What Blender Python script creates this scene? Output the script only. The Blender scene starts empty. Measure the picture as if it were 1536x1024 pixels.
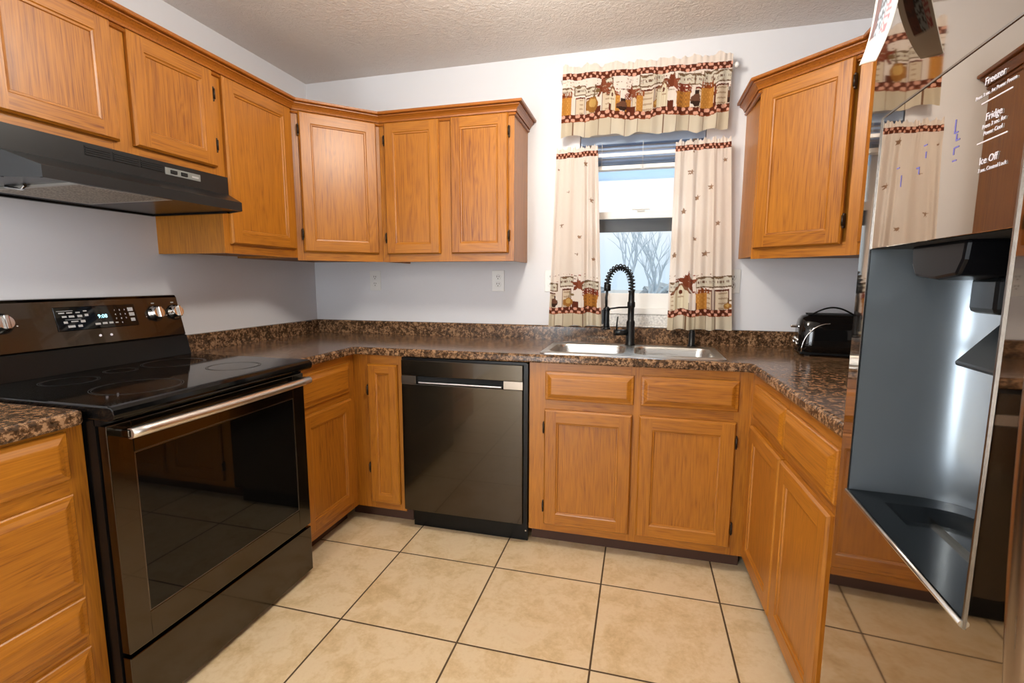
import bpy, bmesh, math, random
from mathutils import Vector, Matrix
from mathutils.geometry import tessellate_polygon
R = math.radians
random.seed(7)
scene = bpy.context.scene
COL = scene.collection

# ------------------------------------------------------------------ camera
F_PX, YAW, PITCH, ROLL = 723.558, .2583, .1274, .0021
cam_d = bpy.data.cameras.new('camera'); cam = bpy.data.objects.new('camera', cam_d); COL.objects.link(cam)
cam_d.sensor_width = 36; cam_d.lens = F_PX / 1536 * 36; cam_d.clip_start = .02
_f = Vector((-math.sin(YAW)*math.cos(PITCH), math.cos(YAW)*math.cos(PITCH), -math.sin(PITCH)))
_r = Vector((math.cos(YAW), math.sin(YAW), 0)); _u = _r.cross(_f)
_r2 = _r*math.cos(ROLL) + _u*math.sin(ROLL); _u2 = _u*math.cos(ROLL) - _r*math.sin(ROLL)
M3 = Matrix((_r2, _u2, -_f)).transposed()
cam.matrix_world = Matrix.Translation((1.9866, -2.7068, 1.2424)) @ M3.to_4x4()
scene.camera = cam

# ------------------------------------------------------------------ sky, lamps, exposure
scene.view_settings.view_transform = 'Standard'
scene.view_settings.look = 'None'
scene.view_settings.gamma = 1
scene.view_settings.exposure = 0.54
world = bpy.data.worlds.new('overcast_sky'); scene.world = world; world.use_nodes = True
wn = world.node_tree.nodes; wl = world.node_tree.links
bg = wn['Background']; bg.inputs['Strength'].default_value = 0.75
tc = wn.new('ShaderNodeTexCoord'); sx = wn.new('ShaderNodeSeparateXYZ'); wl.new(tc.outputs['Generated'], sx.inputs[0])
rp = wn.new('ShaderNodeValToRGB'); wl.new(sx.outputs['Z'], rp.inputs[0]); wl.new(rp.outputs[0], bg.inputs['Color'])
rp.color_ramp.elements[0].position = 0; rp.color_ramp.elements[0].color = (.66, .83, 1, 1)
rp.color_ramp.elements[1].position = .14; rp.color_ramp.elements[1].color = (.98, 1, 1, 1)
_e = rp.color_ramp.elements.new(.06); _e.color = (.74, .88, 1, 1)

def area(name, loc, size, power, color, rot=(0, 0, 0), shape='DISK', sy=None):
    l = bpy.data.lights.new(name, 'AREA'); l.shape = shape; l.size = size; l.energy = power; l.color = color
    if sy: l.size_y = sy
    o = bpy.data.objects.new(name, l); COL.objects.link(o); o.location = loc; o.rotation_euler = rot
    return o
LAMP = (1.63, -1.28)                                   # ceiling fixture of the kitchen
def bulb(name, loc, power, radius, color):
    l = bpy.data.lights.new(name, 'POINT'); l.energy = power; l.shadow_soft_size = radius; l.color = color
    o = bpy.data.objects.new(name, l); COL.objects.link(o); o.location = loc
    return o
bulb('kitchen_bulb', (LAMP[0], LAMP[1], 2.20), 32, .11, (1, .93, .82))
bulb('added_fill_bulb', (.85, -4.1, 2.20), 24, .11, (1, .94, .85))  # unseen lamp added behind the camera for soft fill
area('rear_fill_light', (.65, -5.56, 1.05), 1.0, 60, (.90, .95, 1), (R(90), 0, 0), 'RECTANGLE', 1.95)  # added fill light, enters through the added rear door
area('side_fill_light', (3.26, -4.2, 1.4), 1.4, 85, (.90, .95, 1), (0, R(90), 0), 'RECTANGLE', 1.7)  # added fill light, enters through the added side window
area('window_daylight', (1.95, 1.35, 3.0), 1.8, 70, (.66, .83, 1), (R(-48), 0, 0), 'RECTANGLE', 1.2)

# ------------------------------------------------------------------ materials
def new_mat(name):
    m = bpy.data.materials.new(name); m.use_nodes = True
    nt = m.node_tree; return m, nt, nt.nodes, nt.links, nt.nodes['Principled BSDF']
def sock(b, **kw):
    for k, v in kw.items():
        k = k.replace('_', ' ')
        b.inputs[k].default_value = v
def plain(name, col, rough=.5, metal=0.0, **kw):
    m, nt, n, l, b = new_mat(name)
    sock(b, Base_Color=(*col, 1), Roughness=rough, Metallic=metal, **kw)
    return m
def ramp(n, stops):
    r = n.new('ShaderNodeValToRGB'); e = r.color_ramp.elements
    while len(e) < len(stops): e.new(.5)
    for i, (p, c) in enumerate(stops): e[i].position = p; e[i].color = (*c, 1)
    return r
def noise(n, l, vec, scale, detail=3, rough=.5, dist=0):
    t = n.new('ShaderNodeTexNoise'); t.inputs['Scale'].default_value = scale
    t.inputs['Detail'].default_value = detail; t.inputs['Roughness'].default_value = rough
    t.inputs['Distortion'].default_value = dist
    if vec is not None: l.new(vec, t.inputs['Vector'])
    return t
def bump(n, l, b, height, strength, dist=.002):
    u = n.new('ShaderNodeBump'); u.inputs['Strength'].default_value = strength; u.inputs['Distance'].default_value = dist
    l.new(height, u.inputs['Height']); l.new(u.outputs[0], b.inputs['Normal'])

def oak(name, along, light=(.455, .168, .0115), dark=(.180, .047, .003), rough=.38):
    """honey oak; along = local axis of the grain (0 x, 1 y, 2 z)"""
    m, nt, n, l, b = new_mat(name)
    tcn = n.new('ShaderNodeTexCoord'); oi = n.new('ShaderNodeObjectInfo')
    mul = n.new('ShaderNodeVectorMath'); mul.operation = 'SCALE'; mul.inputs[0].default_value = (13.1, 7.7, 17.3)
    l.new(oi.outputs['Random'], mul.inputs['Scale'])
    add = n.new('ShaderNodeVectorMath'); l.new(tcn.outputs['Object'], add.inputs[0]); l.new(mul.outputs[0], add.inputs[1])
    def mapped(across, al):
        mp = n.new('ShaderNodeMapping'); s = [across]*3; s[along] = al; mp.inputs['Scale'].default_value = s
        l.new(add.outputs[0], mp.inputs['Vector']); return mp.outputs[0]
    broad = noise(n, l, mapped(10, .8), 1, 3, .5, .8)
    # contour bands of a stretched noise give the cathedral figure
    ba = n.new('ShaderNodeMath'); ba.operation = 'MULTIPLY'; l.new(broad.outputs['Fac'], ba.inputs[0]); ba.inputs[1].default_value = 17
    fr = n.new('ShaderNodeMath'); fr.operation = 'PINGPONG'; l.new(ba.outputs[0], fr.inputs[0]); fr.inputs[1].default_value = .5
    pore = noise(n, l, mapped(260, 7), 1, 3, .6)
    tone = noise(n, l, mapped(3, .6), 1, 1)
    mix1 = n.new('ShaderNodeMath'); mix1.operation = 'MULTIPLY_ADD'; l.new(fr.outputs[0], mix1.inputs[0]); mix1.inputs[1].default_value = .36
    mm = n.new('ShaderNodeMath'); mm.operation = 'MULTIPLY_ADD'; l.new(pore.outputs['Fac'], mm.inputs[0]); mm.inputs[1].default_value = 1.0; mm.inputs[2].default_value = -.18
    l.new(mm.outputs[0], mix1.inputs[2])
    mt = n.new('ShaderNodeMath'); mt.operation = 'MULTIPLY_ADD'; l.new(tone.outputs['Fac'], mt.inputs[0]); mt.inputs[1].default_value = .45
    mt.inputs[2].default_value = -.2; ad = n.new('ShaderNodeMath'); l.new(mix1.outputs[0], ad.inputs[0]); l.new(mt.outputs[0], ad.inputs[1])
    mid = tuple(a*.62 + c*.38 for a, c in zip(light, dark))
    r = ramp(n, [(.12, dark), (.38, mid), (.72, light)]); l.new(ad.outputs[0], r.inputs[0])
    l.new(r.outputs[0], b.inputs['Base Color'])
    sock(b, Roughness=rough, Coat_Weight=.14, Coat_Roughness=.30)
    bump(n, l, b, pore.outputs['Fac'], .12, .001)
    return m
OAK_V, OAK_H = oak('oak_upright_grain', 2), oak('oak_level_grain', 0)
OAK_Y = oak('oak_depth_grain', 1)
OAK = [OAK_V, OAK_H]
OAK_TRIM = oak('oak_moulding', 0, (.36, .115, .011), (.19, .050, .004), .34)
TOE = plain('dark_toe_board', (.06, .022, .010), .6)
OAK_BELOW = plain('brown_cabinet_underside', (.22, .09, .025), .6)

def granite():
    m, nt, n, l, b = new_mat('brown_granite_laminate')
    tcn = n.new('ShaderNodeTexCoord'); v = tcn.outputs['Object']
    a = noise(n, l, v, 58, 4, .65, .4); c = noise(n, l, v, 150, 3, .6); d = noise(n, l, v, 22, 2)
    vo = n.new('ShaderNodeTexVoronoi'); vo.inputs['Scale'].default_value = 130; l.new(v, vo.inputs['Vector'])
    s1 = n.new('ShaderNodeMath'); s1.operation = 'MULTIPLY_ADD'; l.new(c.outputs['Fac'], s1.inputs[0]); s1.inputs[1].default_value = .55; l.new(a.outputs['Fac'], s1.inputs[2])
    s2 = n.new('ShaderNodeMath'); s2.operation = 'MULTIPLY_ADD'; l.new(d.outputs['Fac'], s2.inputs[0]); s2.inputs[1].default_value = .35; l.new(s1.outputs[0], s2.inputs[2])
    r = ramp(n, [(.72, (.008, .005, .003)), (.85, (.050, .024, .010)), (.94, (.140, .070, .030)), (1.0, (.36, .21, .11))])
    sb = n.new('ShaderNodeMath'); sb.operation = 'MULTIPLY_ADD'; l.new(s2.outputs[0], sb.inputs[0]); sb.inputs[1].default_value = 1.0; sb.inputs[2].default_value = -.035
    l.new(sb.outputs[0], r.inputs[0])
    mx = n.new('ShaderNodeMix'); mx.data_type = 'RGBA'; mx.inputs['Factor'].default_value = .22
    l.new(r.outputs[0], mx.inputs['A'])
    r2 = ramp(n, [(.0, (.02, .012, .008)), (.5, (.13, .075, .042)), (1, (.30, .20, .13))]); l.new(vo.outputs['Color'], r2.inputs[0])
    l.new(r2.outputs[0], mx.inputs['B']); l.new(mx.outputs['Result'], b.inputs['Base Color'])
    sock(b, Roughness=.15, Specular_IOR_Level=.30)
    return m
GRANITE = granite()

def wall_mat(name, col, sc, st, rough=.7):
    m, nt, n, l, b = new_mat(name); tcn = n.new('ShaderNodeTexCoord')
    a = noise(n, l, tcn.outputs['Object'], sc, 3, .5)
    sock(b, Base_Color=(*col, 1), Roughness=rough); bump(n, l, b, a.outputs['Fac'], st, .003)
    return m
WALL = wall_mat('white_wall_paint', (.68, .685, .715), 60, .06, .6)
def ceiling_mat():
    m, nt, n, l, b = new_mat('stomped_ceiling_plaster'); tcn = n.new('ShaderNodeTexCoord')
    a = noise(n, l, tcn.outputs['Object'], 26, 4, .6, 2.2); c = noise(n, l, tcn.outputs['Object'], 70, 2, .5, 1)
    ad = n.new('ShaderNodeMath'); ad.operation = 'MULTIPLY_ADD'; l.new(c.outputs['Fac'], ad.inputs[0]); ad.inputs[1].default_value = .5; l.new(a.outputs['Fac'], ad.inputs[2])
    sock(b, Base_Color=(.72, .69, .665, 1), Roughness=.85); bump(n, l, b, ad.outputs[0], .55, .012)
    return m
CEIL = ceiling_mat()
TS, TOX, TOY = .4556, .9604, -.8306
def tile_mat():
    m, nt, n, l, b = new_mat('cream_ceramic_tile'); tcn = n.new('ShaderNodeTexCoord')
    mp = n.new('ShaderNodeMapping'); mp.inputs['Location'].default_value = (-TOX/TS + 20, -TOY/TS + 20, 0); mp.inputs['Scale'].default_value = (1/TS, 1/TS, 1)
    l.new(tcn.outputs['Object'], mp.inputs['Vector'])
    sp = n.new('ShaderNodeSeparateXYZ'); l.new(mp.outputs[0], sp.inputs[0])
    ds = []
    for ax in 'XY':
        f = n.new('ShaderNodeMath'); f.operation = 'FRACT'; l.new(sp.outputs[ax], f.inputs[0])
        p = n.new('ShaderNodeMath'); p.operation = 'PINGPONG'; p.inputs[1].default_value = .5; l.new(sp.outputs[ax], p.inputs[0])
        q = n.new('ShaderNodeMath'); q.operation = 'PINGPONG'; q.inputs[1].default_value = .5; l.new(f.outputs[0], q.inputs[0]); ds.append(q)
    mn = n.new('ShaderNodeMath'); mn.operation = 'MINIMUM'; l.new(ds[0].outputs[0], mn.inputs[0]); l.new(ds[1].outputs[0], mn.inputs[1])
    gr = n.new('ShaderNodeMapRange'); gr.inputs['From Min'].default_value = .0055; gr.inputs['From Max'].default_value = .0085; l.new(mn.outputs[0], gr.inputs['Value'])
    fl = n.new('ShaderNodeVectorMath'); fl.operation = 'FLOOR'; l.new(mp.outputs[0], fl.inputs[0])
    wh = n.new('ShaderNodeTexWhiteNoise'); l.new(fl.outputs[0], wh.inputs['Vector'])
    off = n.new('ShaderNodeVectorMath'); off.operation = 'MULTIPLY_ADD'; l.new(wh.outputs['Color'], off.inputs[0]); off.inputs[1].default_value = (9, 9, 9); l.new(tcn.outputs['Object'], off.inputs[2])
    a = noise(n, l, off.outputs[0], 9, 6, .62, .5); c = noise(n, l, off.outputs[0], 60, 4, .7)
    s = n.new('ShaderNodeMath'); s.operation = 'MULTIPLY_ADD'; l.new(c.outputs['Fac'], s.inputs[0]); s.inputs[1].default_value = .45; l.new(a.outputs['Fac'], s.inputs[2])
    r = ramp(n, [(.50, (.58, .415, .215)), (.66, (.69, .52, .30)), (.80, (.76, .605, .39)), (.95, (.73, .555, .34))]); l.new(s.outputs[0], r.inputs[0])
    mx = n.new('ShaderNodeMix'); mx.data_type = 'RGBA'; l.new(gr.outputs[0], mx.inputs['Factor']); mx.inputs['A'].default_value = (.085, .050, .022, 1)
    l.new(r.outputs[0], mx.inputs['B']); l.new(mx.outputs['Result'], b.inputs['Base Color'])
    rr = n.new('ShaderNodeMapRange'); l.new(gr.outputs[0], rr.inputs['Value']); rr.inputs['To Min'].default_value = .9; rr.inputs['To Max'].default_value = .42
    l.new(rr.outputs[0], b.inputs['Roughness']); bump(n, l, b, gr.outputs[0], .5, .003)
    return m
TILE = tile_mat()

def brushed(name, col, rough, along, coat=0.0, aniso=.0):
    m, nt, n, l, b = new_mat(name); tcn = n.new('ShaderNodeTexCoord'); mp = n.new('ShaderNodeMapping')
    s = [400]*3; s[along] = 3; mp.inputs['Scale'].default_value = s; l.new(tcn.outputs['Object'], mp.inputs['Vector'])
    a = noise(n, l, mp.outputs[0], 1, 2); mr = n.new('ShaderNodeMapRange'); l.new(a.outputs['Fac'], mr.inputs['Value'])
    mr.inputs['To Min'].default_value = rough*.8; mr.inputs['To Max'].default_value = rough*1.25; l.new(mr.outputs[0], b.inputs['Roughness'])
    sock(b, Base_Color=(*col, 1), Metallic=1.0, Coat_Weight=coat, Coat_Roughness=.03)
    return m
BLACK_STEEL = brushed('black_stainless', (.070, .058, .044), .18, 0, .4)
FRIDGE_STEEL = plain('glossy_black_stainless', (.30, .235, .175), .035, 1.0, Coat_Weight=.6, Coat_Roughness=.02)
FRIDGE_GLASS = plain('mirror_display_glass', (.30, .25, .20), .012, 1.0, Coat_Weight=1.0, Coat_Roughness=.0)
STEEL = brushed('brushed_stainless', (.76, .73, .70), .30, 0)
SINK_STEEL = brushed('sink_stainless', (.62, .61, .58), .28, 0)
CHROME = plain('polished_chrome', (.72, .71, .69), .12, 1.0)
BLACK = plain('black_enamel', (.004, .004, .004), .25, Specular_IOR_Level=.25)
BLACK_GLASS = plain('black_glass', (.003, .003, .003), .03, Specular_IOR_Level=.32)
COOK_GLASS = plain('black_ceramic_glass', (.003, .003, .003), .06, Specular_IOR_Level=.36)
MATT_BLACK = plain('matt_black_metal', (.005, .006, .007), .32, Specular_IOR_Level=.35)
HOOD_BLACK = plain('black_hood_paint', (.010, .011, .012), .33, Specular_IOR_Level=.35)
DARK = plain('dark_void', (.004, .004, .004), .8)
RECESS_GREY = plain('grey_recess_plastic', (.29, .33, .36), .25, .72)
TRAY_GREY = plain('gloss_tray_plastic', (.014, .018, .022), .13, .3)
WHITE = plain('white_plastic', (.80, .80, .79), .35)
PLATE = plain('outlet_ivory', (.74, .74, .72), .35)
SLOT = plain('outlet_slot', (.05, .045, .04), .6)
VINYL = plain('white_vinyl', (.82, .82, .80), .4)
MARK = plain('grey_print', (.42, .42, .42), .5)
WMARK = plain('pale_print', (.75, .72, .78), .5)
RED = plain('red_mark', (.6, .02, .02), .5)
HINGE = plain('bronze_hinge', (.035, .022, .014), .4, .6)
GREY_TRIM = plain('grey_panel_trim', (.20, .21, .20), .45)
def emit(name, col, st):
    m, nt, n, l, b = new_mat(name); sock(b, Base_Color=(0, 0, 0, 1), Emission_Color=(*col, 1), Emission_Strength=st); return m
LED = emit('blue_clock_digits', (.35, .85, 1), 2.2)
LAMP_GLASS = emit('lit_lamp_bowl', (1, .90, .76), 5.0)
def glass_mat():
    m, nt, n, l, b = new_mat('window_glass'); n.remove(b); out = n['Material Output']
    t = n.new('ShaderNodeBsdfTransparent'); g = n.new('ShaderNodeBsdfGlossy'); g.inputs['Roughness'].default_value = .01
    fz = n.new('ShaderNodeFresnel'); fz.inputs['IOR'].default_value = 1.45; mx = n.new('ShaderNodeMixShader')
    l.new(fz.outputs[0], mx.inputs[0]); l.new(t.outputs[0], mx.inputs[1]); l.new(g.outputs[0], mx.inputs[2]); l.new(mx.outputs[0], out.inputs['Surface'])
    return m
GLASS = glass_mat()
def cloth_mat():
    m, nt, n, l, b = new_mat('printed_curtain_cotton'); out = n['Material Output']
    at = n.new('ShaderNodeAttribute'); at.attribute_name = 'print'
    l.new(at.outputs['Color'], b.inputs['Base Color']); sock(b, Roughness=.85, Specular_IOR_Level=.1)
    tr = n.new('ShaderNodeBsdfTranslucent'); l.new(at.outputs['Color'], tr.inputs['Color'])
    mx = n.new('ShaderNodeMixShader'); mx.inputs[0].default_value = .45
    l.new(b.outputs[0], mx.inputs[1]); l.new(tr.outputs[0], mx.inputs[2]); l.new(mx.outputs[0], out.inputs['Surface'])
    return m
CLOTH = cloth_mat()
def mesh_filter():
    m, nt, n, l, b = new_mat('aluminium_filter_mesh'); tcn = n.new('ShaderNodeTexCoord')
    vo = n.new('ShaderNodeTexVoronoi'); vo.inputs['Scale'].default_value = 170; l.new(tcn.outputs['Object'], vo.inputs['Vector'])
    r = ramp(n, [(.2, (.62, .56, .46)), (.6, (.26, .22, .17))]); l.new(vo.outputs['Distance'], r.inputs[0]); l.new(r.outputs[0], b.inputs['Base Color'])
    sock(b, Metallic=.5, Roughness=.45); bump(n, l, b, vo.outputs['Distance'], .6, .004); return m
FILTER = mesh_filter()
def sill_mat():
    m, nt, n, l, b = new_mat('speckled_sill_stone'); tcn = n.new('ShaderNodeTexCoord')
    a = noise(n, l, tcn.outputs['Object'], 90, 3, .7); r = ramp(n, [(.35, (.45, .45, .44)), (.6, (.78, .77, .74))])
    l.new(a.outputs['Fac'], r.inputs[0]); l.new(r.outputs[0], b.inputs['Base Color']); sock(b, Roughness=.3); return m
SILL = sill_mat()
BARK = plain('hazed_bark', (.56, .66, .74), .9)  # haze and sky glare are put into the bark colour
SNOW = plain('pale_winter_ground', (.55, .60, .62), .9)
HEDGE = plain('hazed_foliage', (.50, .57, .62), .9)  # distance haze is put into the foliage colour
SLATE = plain('dark_storm_frame', (.018, .022, .026), .35)
def thin_vinyl(name, col, k):
    m, nt, n, l, b = new_mat(name); sock(b, Base_Color=(*col, 1), Roughness=.45)
    t = n.new('ShaderNodeBsdfTranslucent'); t.inputs['Color'].default_value = (*col, 1); mx = n.new('ShaderNodeMixShader'); mx.inputs[0].default_value = k
    l.new(b.outputs[0], mx.inputs[1]); l.new(t.outputs[0], mx.inputs[2]); l.new(mx.outputs[0], n['Material Output'].inputs['Surface']); return m
SLATM = thin_vinyl('sky_tinted_blind_vinyl', (.50, .63, .82), .45)  # white vinyl with the blue of the sky behind put into its colour
BLUEGREY = thin_vinyl('pale_blue_band_vinyl', (.74, .83, .92), .62)
PAPER = plain('white_paper', (.86, .84, .80), .7)

# ------------------------------------------------------------------ mesh helpers
class B:
    def __init__(s): s.v = []; s.f = []; s.m = []; s.sm = []
    def add(s, verts, faces, m=0, smooth=False):
        o = len(s.v); s.v += [tuple(p) for p in verts]
        for f in faces: s.f.append([i+o for i in f]); s.m.append(m); s.sm.append(smooth)
        return s
    def quad(s, a, b, c, d, m=0): return s.add([a, b, c, d], [(0, 1, 2, 3)], m)
    def box(s, lo, hi, m=0, bev=0, seg=2):
        if bev:
            t = bmesh.new(); bmesh.ops.create_cube(t, size=1)
            for v in t.verts: v.co = Vector([(lo[i]+hi[i])/2 + v.co[i]*(hi[i]-lo[i]) for i in range(3)])
            bmesh.ops.bevel(t, geom=t.edges[:], offset=bev, segments=seg, profile=.5, affect='EDGES')
            return s.bm(t, m)
        x0, y0, z0 = lo; x1, y1, z1 = hi
        return s.add([(x0,y0,z0),(x1,y0,z0),(x1,y1,z0),(x0,y1,z0),(x0,y0,z1),(x1,y0,z1),(x1,y1,z1),(x0,y1,z1)],
                     [(0,3,2,1),(4,5,6,7),(0,1,5,4),(1,2,6,5),(2,3,7,6),(3,0,4,7)], m)
    def bm(s, t, m=0, smooth=False):
        t.verts.index_update(); s.add([v.co[:] for v in t.verts], [[v.index for v in f.verts] for f in t.faces], m, smooth); t.free(); return s
    def tube(s, pts, r, m=0, n=12, caps=True, flat=None):
        pts = [Vector(p) for p in pts]; rs = r if isinstance(r, (list, tuple)) else [r]*len(pts)
        ring = []; prev = None; vs = []
        for i, p in enumerate(pts):
            d = (pts[min(i+1, len(pts)-1)] - pts[max(i-1, 0)]).normalized()
            if prev is None:
                a = Vector((0, 0, 1)) if abs(d.z) < .9 else Vector((1, 0, 0)); u = d.cross(a).normalized()
            else: u = (prev - d*prev.dot(d)).normalized()
            prev = u; w = d.cross(u)
            for k in range(n):
                t = 2*math.pi*k/n; vs.append(p + (u*math.cos(t) + w*math.sin(t)*(flat or 1))*rs[i])
        fs = []
        for i in range(len(pts)-1):
            for k in range(n): fs.append((i*n+k, i*n+(k+1) % n, (i+1)*n+(k+1) % n, (i+1)*n+k))
        s.add(vs, fs, m, True)
        if caps:
            s.add(vs[:n], [tuple(range(n))[::-1]], m); s.add(vs[-n:], [tuple(range(n))], m)
        return s
    def lathe(s, prof, m=0, n=28, c=(0, 0, 0), axis='z', cap=True):
        vs = []
        for r, h in prof:
            for k in range(n):
                t = 2*math.pi*k/n; a, b2 = r*math.cos(t), r*math.sin(t)
                vs.append({'z': (c[0]+a, c[1]+b2, c[2]+h), 'y': (c[0]+a, c[1]-h, c[2]+b2), 'x': (c[0]+h, c[1]+a, c[2]+b2)}[axis])
        fs = [(i*n+k, i*n+(k+1) % n, (i+1)*n+(k+1) % n, (i+1)*n+k) for i in range(len(prof)-1) for k in range(n)]
        s.add(vs, fs, m, True)
        if cap: s.add(vs[:n], [tuple(range(n))[::-1]], m); s.add(vs[-n:], [tuple(range(n))], m)
        return s
    def sweep(s, path, prof, m=0, caps=True):
        """profile (outwards, z) along a level path; outwards is to the right of travel"""
        P = [Vector((p[0], p[1])) for p in path]; N = len(P); vs = []; k = len(prof)
        for i in range(N):
            ds = []
            if i > 0: ds.append((P[i]-P[i-1]).normalized())
            if i < N-1: ds.append((P[i+1]-P[i]).normalized())
            ns = [Vector((d.y, -d.x)) for d in ds]
            nn = sum(ns, Vector((0, 0))).normalized(); nn = nn / max(.3, nn.dot(ns[0]))
            for d, z in prof: vs.append((P[i].x+nn.x*d, P[i].y+nn.y*d, z))
        s.add(vs, [(i*k+j, (i+1)*k+j, (i+1)*k+j+1, i*k+j+1) for i in range(N-1) for j in range(k-1)], m)
        if caps: s.add(vs[:k], [tuple(range(k))], m); s.add(vs[-k:], [tuple(range(k))[::-1]], m)
        return s
    def poly(s, loops, z, m=0, up=True):
        L = [[Vector((p[0], p[1], 0)) for p in lp] for lp in loops]; flat = [p for lp in L for p in lp]
        tr = tessellate_polygon(L); fs = []
        for t in tr:
            a, b2, c = (flat[i] for i in t); cr = (b2-a).cross(c-a).z
            fs.append(tuple(t) if (cr > 0) == up else tuple(t)[::-1])
        return s.add([(p.x, p.y, z) for p in flat], fs, m)
    def wallstrip(s, loop, z0, z1, m=0):
        n = len(loop); vs = [(p[0], p[1], z0) for p in loop] + [(p[0], p[1], z1) for p in loop]
        return s.add(vs, [(i, (i+1) % n, n+(i+1) % n, n+i) for i in range(n)], m)
    def prism(s, prof, a0, a1, axis='x', m=0):
        """closed profile of (p,q) pushed along an axis: x -> (y,z), y -> (x,z), z -> (x,y)"""
        mk = {'x': lambda p, a: (a, p[0], p[1]), 'y': lambda p, a: (p[0], a, p[1]), 'z': lambda p, a: (p[0], p[1], a)}[axis]
        n = len(prof); vs = [mk(p, a0) for p in prof] + [mk(p, a1) for p in prof]
        s.add(vs, [(i, (i+1) % n, n+(i+1) % n, n+i) for i in range(n)] + [tuple(range(n))[::-1], tuple(range(n, 2*n))], m)
        return s
    def make(s, name, mats, parent=None, loc=None, fix=True, bevel=0):
        me = bpy.data.meshes.new(name); me.from_pydata(s.v, [], s.f)
        for mt in (mats if isinstance(mats, (list, tuple)) else [mats]): me.materials.append(mt)
        me.polygons.foreach_set('material_index', s.m); me.polygons.foreach_set('use_smooth', s.sm); me.update()
        if fix:
            t = bmesh.new(); t.from_mesh(me); bmesh.ops.remove_doubles(t, verts=t.verts, dist=1e-5)
            bmesh.ops.recalc_face_normals(t, faces=t.faces); t.to_mesh(me); t.free()
        o = bpy.data.objects.new(name, me); COL.objects.link(o)
        if parent: o.parent = parent
        if loc: o.location = loc
        if bevel:
            md = o.modifiers.new('edge', 'BEVEL'); md.width = bevel; md.segments = 2; md.limit_method = 'ANGLE'; md.angle_limit = R(40)
        return o
def tag(o, label, cat=None, group=None):
    o['label'] = label
    if cat: o['category'] = cat
    if group: o['group'] = group
    return o
def thing(name, label, cat, loc=(0, 0, 0), rz=0, group=None):
    o = bpy.data.objects.new(name, None); o.empty_display_size = .1; COL.objects.link(o); o.location = loc; o.rotation_euler = (0, 0, R(rz))
    return tag(o, label, cat, group)
def struct(o): o['kind'] = 'structure'; return o
def text(name, body, size, m, parent, loc, align='LEFT', depth=.0003):
    c = bpy.data.curves.new(name, 'FONT'); c.body = body; c.size = size; c.extrude = depth; c.align_x = align; c.resolution_u = 3
    t = bpy.data.objects.new(name + '_src', c); COL.objects.link(t)
    dg = bpy.context.evaluated_depsgraph_get(); me = bpy.data.meshes.new_from_object(t.evaluated_get(dg))
    bpy.data.objects.remove(t); bpy.data.curves.remove(c)
    me.transform(Matrix.Rotation(R(90), 4, 'X')); me.materials.clear(); me.materials.append(m)
    o = bpy.data.objects.new(name, me); COL.objects.link(o); o.parent = parent; o.location = loc
    return o

# ------------------------------------------------------------------ the room
WX, WY, RX, HC, BY = 0.008, -.065, 3.10, 2.40, -5.4
OX0, OX1, OZ0, OZ1 = 1.655, 2.275, 1.0, 2.02           # window opening
struct(B().box((WX-.12, BY-.12, -.06), (RX+.12, WY+.15, 0)).make('floor', TILE))
struct(B().box((WX-.12, BY-.12, HC), (RX+.12, WY+.15, HC+.08)).make('ceiling', CEIL))
struct(B().box((WX-.12, BY, 0), (WX, WY+.15, HC)).make('wall_left', WALL))
struct(B().box((WX, BY-.12, 0), (.12, BY, HC)).box((1.18, BY-.12, 0), (RX, BY, HC)).box((.12, BY-.12, 2.06), (1.18, BY, HC)).make('wall_front', WALL))
pat = bpy.data.objects.new('added_door_1', None); COL.objects.link(pat); struct(pat)  # unseen glazed door, added as an opening for the rear fill light
B().box((.12, BY-.10, 0), (.20, BY, 2.06)).box((1.10, BY-.10, 0), (1.18, BY, 2.06)).box((.20, BY-.10, 1.98), (1.10, BY, 2.06)).box((.20, BY-.10, 0), (1.10, BY, .08)).make('frame', VINYL, pat)
B().box((.20, BY-.06, .08), (1.10, BY-.054, 1.98)).make('pane', GLASS, pat)
SW = (-5.05, -3.35, .70, 2.10)
struct(B().box((RX, BY, 0), (RX+.12, SW[0], HC)).box((RX, SW[1], 0), (RX+.12, WY+.15, HC)).box((RX, SW[0], 0), (RX+.12, SW[1], SW[2])).box((RX, SW[0], SW[3]), (RX+.12, SW[1], HC)).make('wall_right', WALL))
w2 = bpy.data.objects.new('added_window_2', None); COL.objects.link(w2); struct(w2)  # unseen window, added to let in the side fill light
B().box((RX+.02, SW[0], SW[2]), (RX+.09, SW[0]+.05, SW[3])).box((RX+.02, SW[1]-.05, SW[2]), (RX+.09, SW[1], SW[3])).box((RX+.02, SW[0]+.05, SW[2]), (RX+.09, SW[1]-.05, SW[2]+.05)).box((RX+.02, SW[0]+.05, SW[3]-.05), (RX+.09, SW[1]-.05, SW[3])).box((RX+.03, SW[0]+.05, 1.38), (RX+.07, SW[1]-.05, 1.42)).make('frame', VINYL, w2)
B().box((RX+.050, SW[0]+.05, SW[2]+.05), (RX+.054, SW[1]-.05, SW[3]-.05)).make('pane', GLASS, w2)
wb = B()
wb.box((WX, WY, 0), (OX0, WY+.15, HC)).box((OX1, WY, 0), (RX, WY+.15, HC)).box((OX0, WY, 0), (OX1, WY+.15, OZ0)).box((OX0, WY, OZ1), (OX1, WY+.15, HC))
struct(wb.make('wall_back', WALL))

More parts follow.
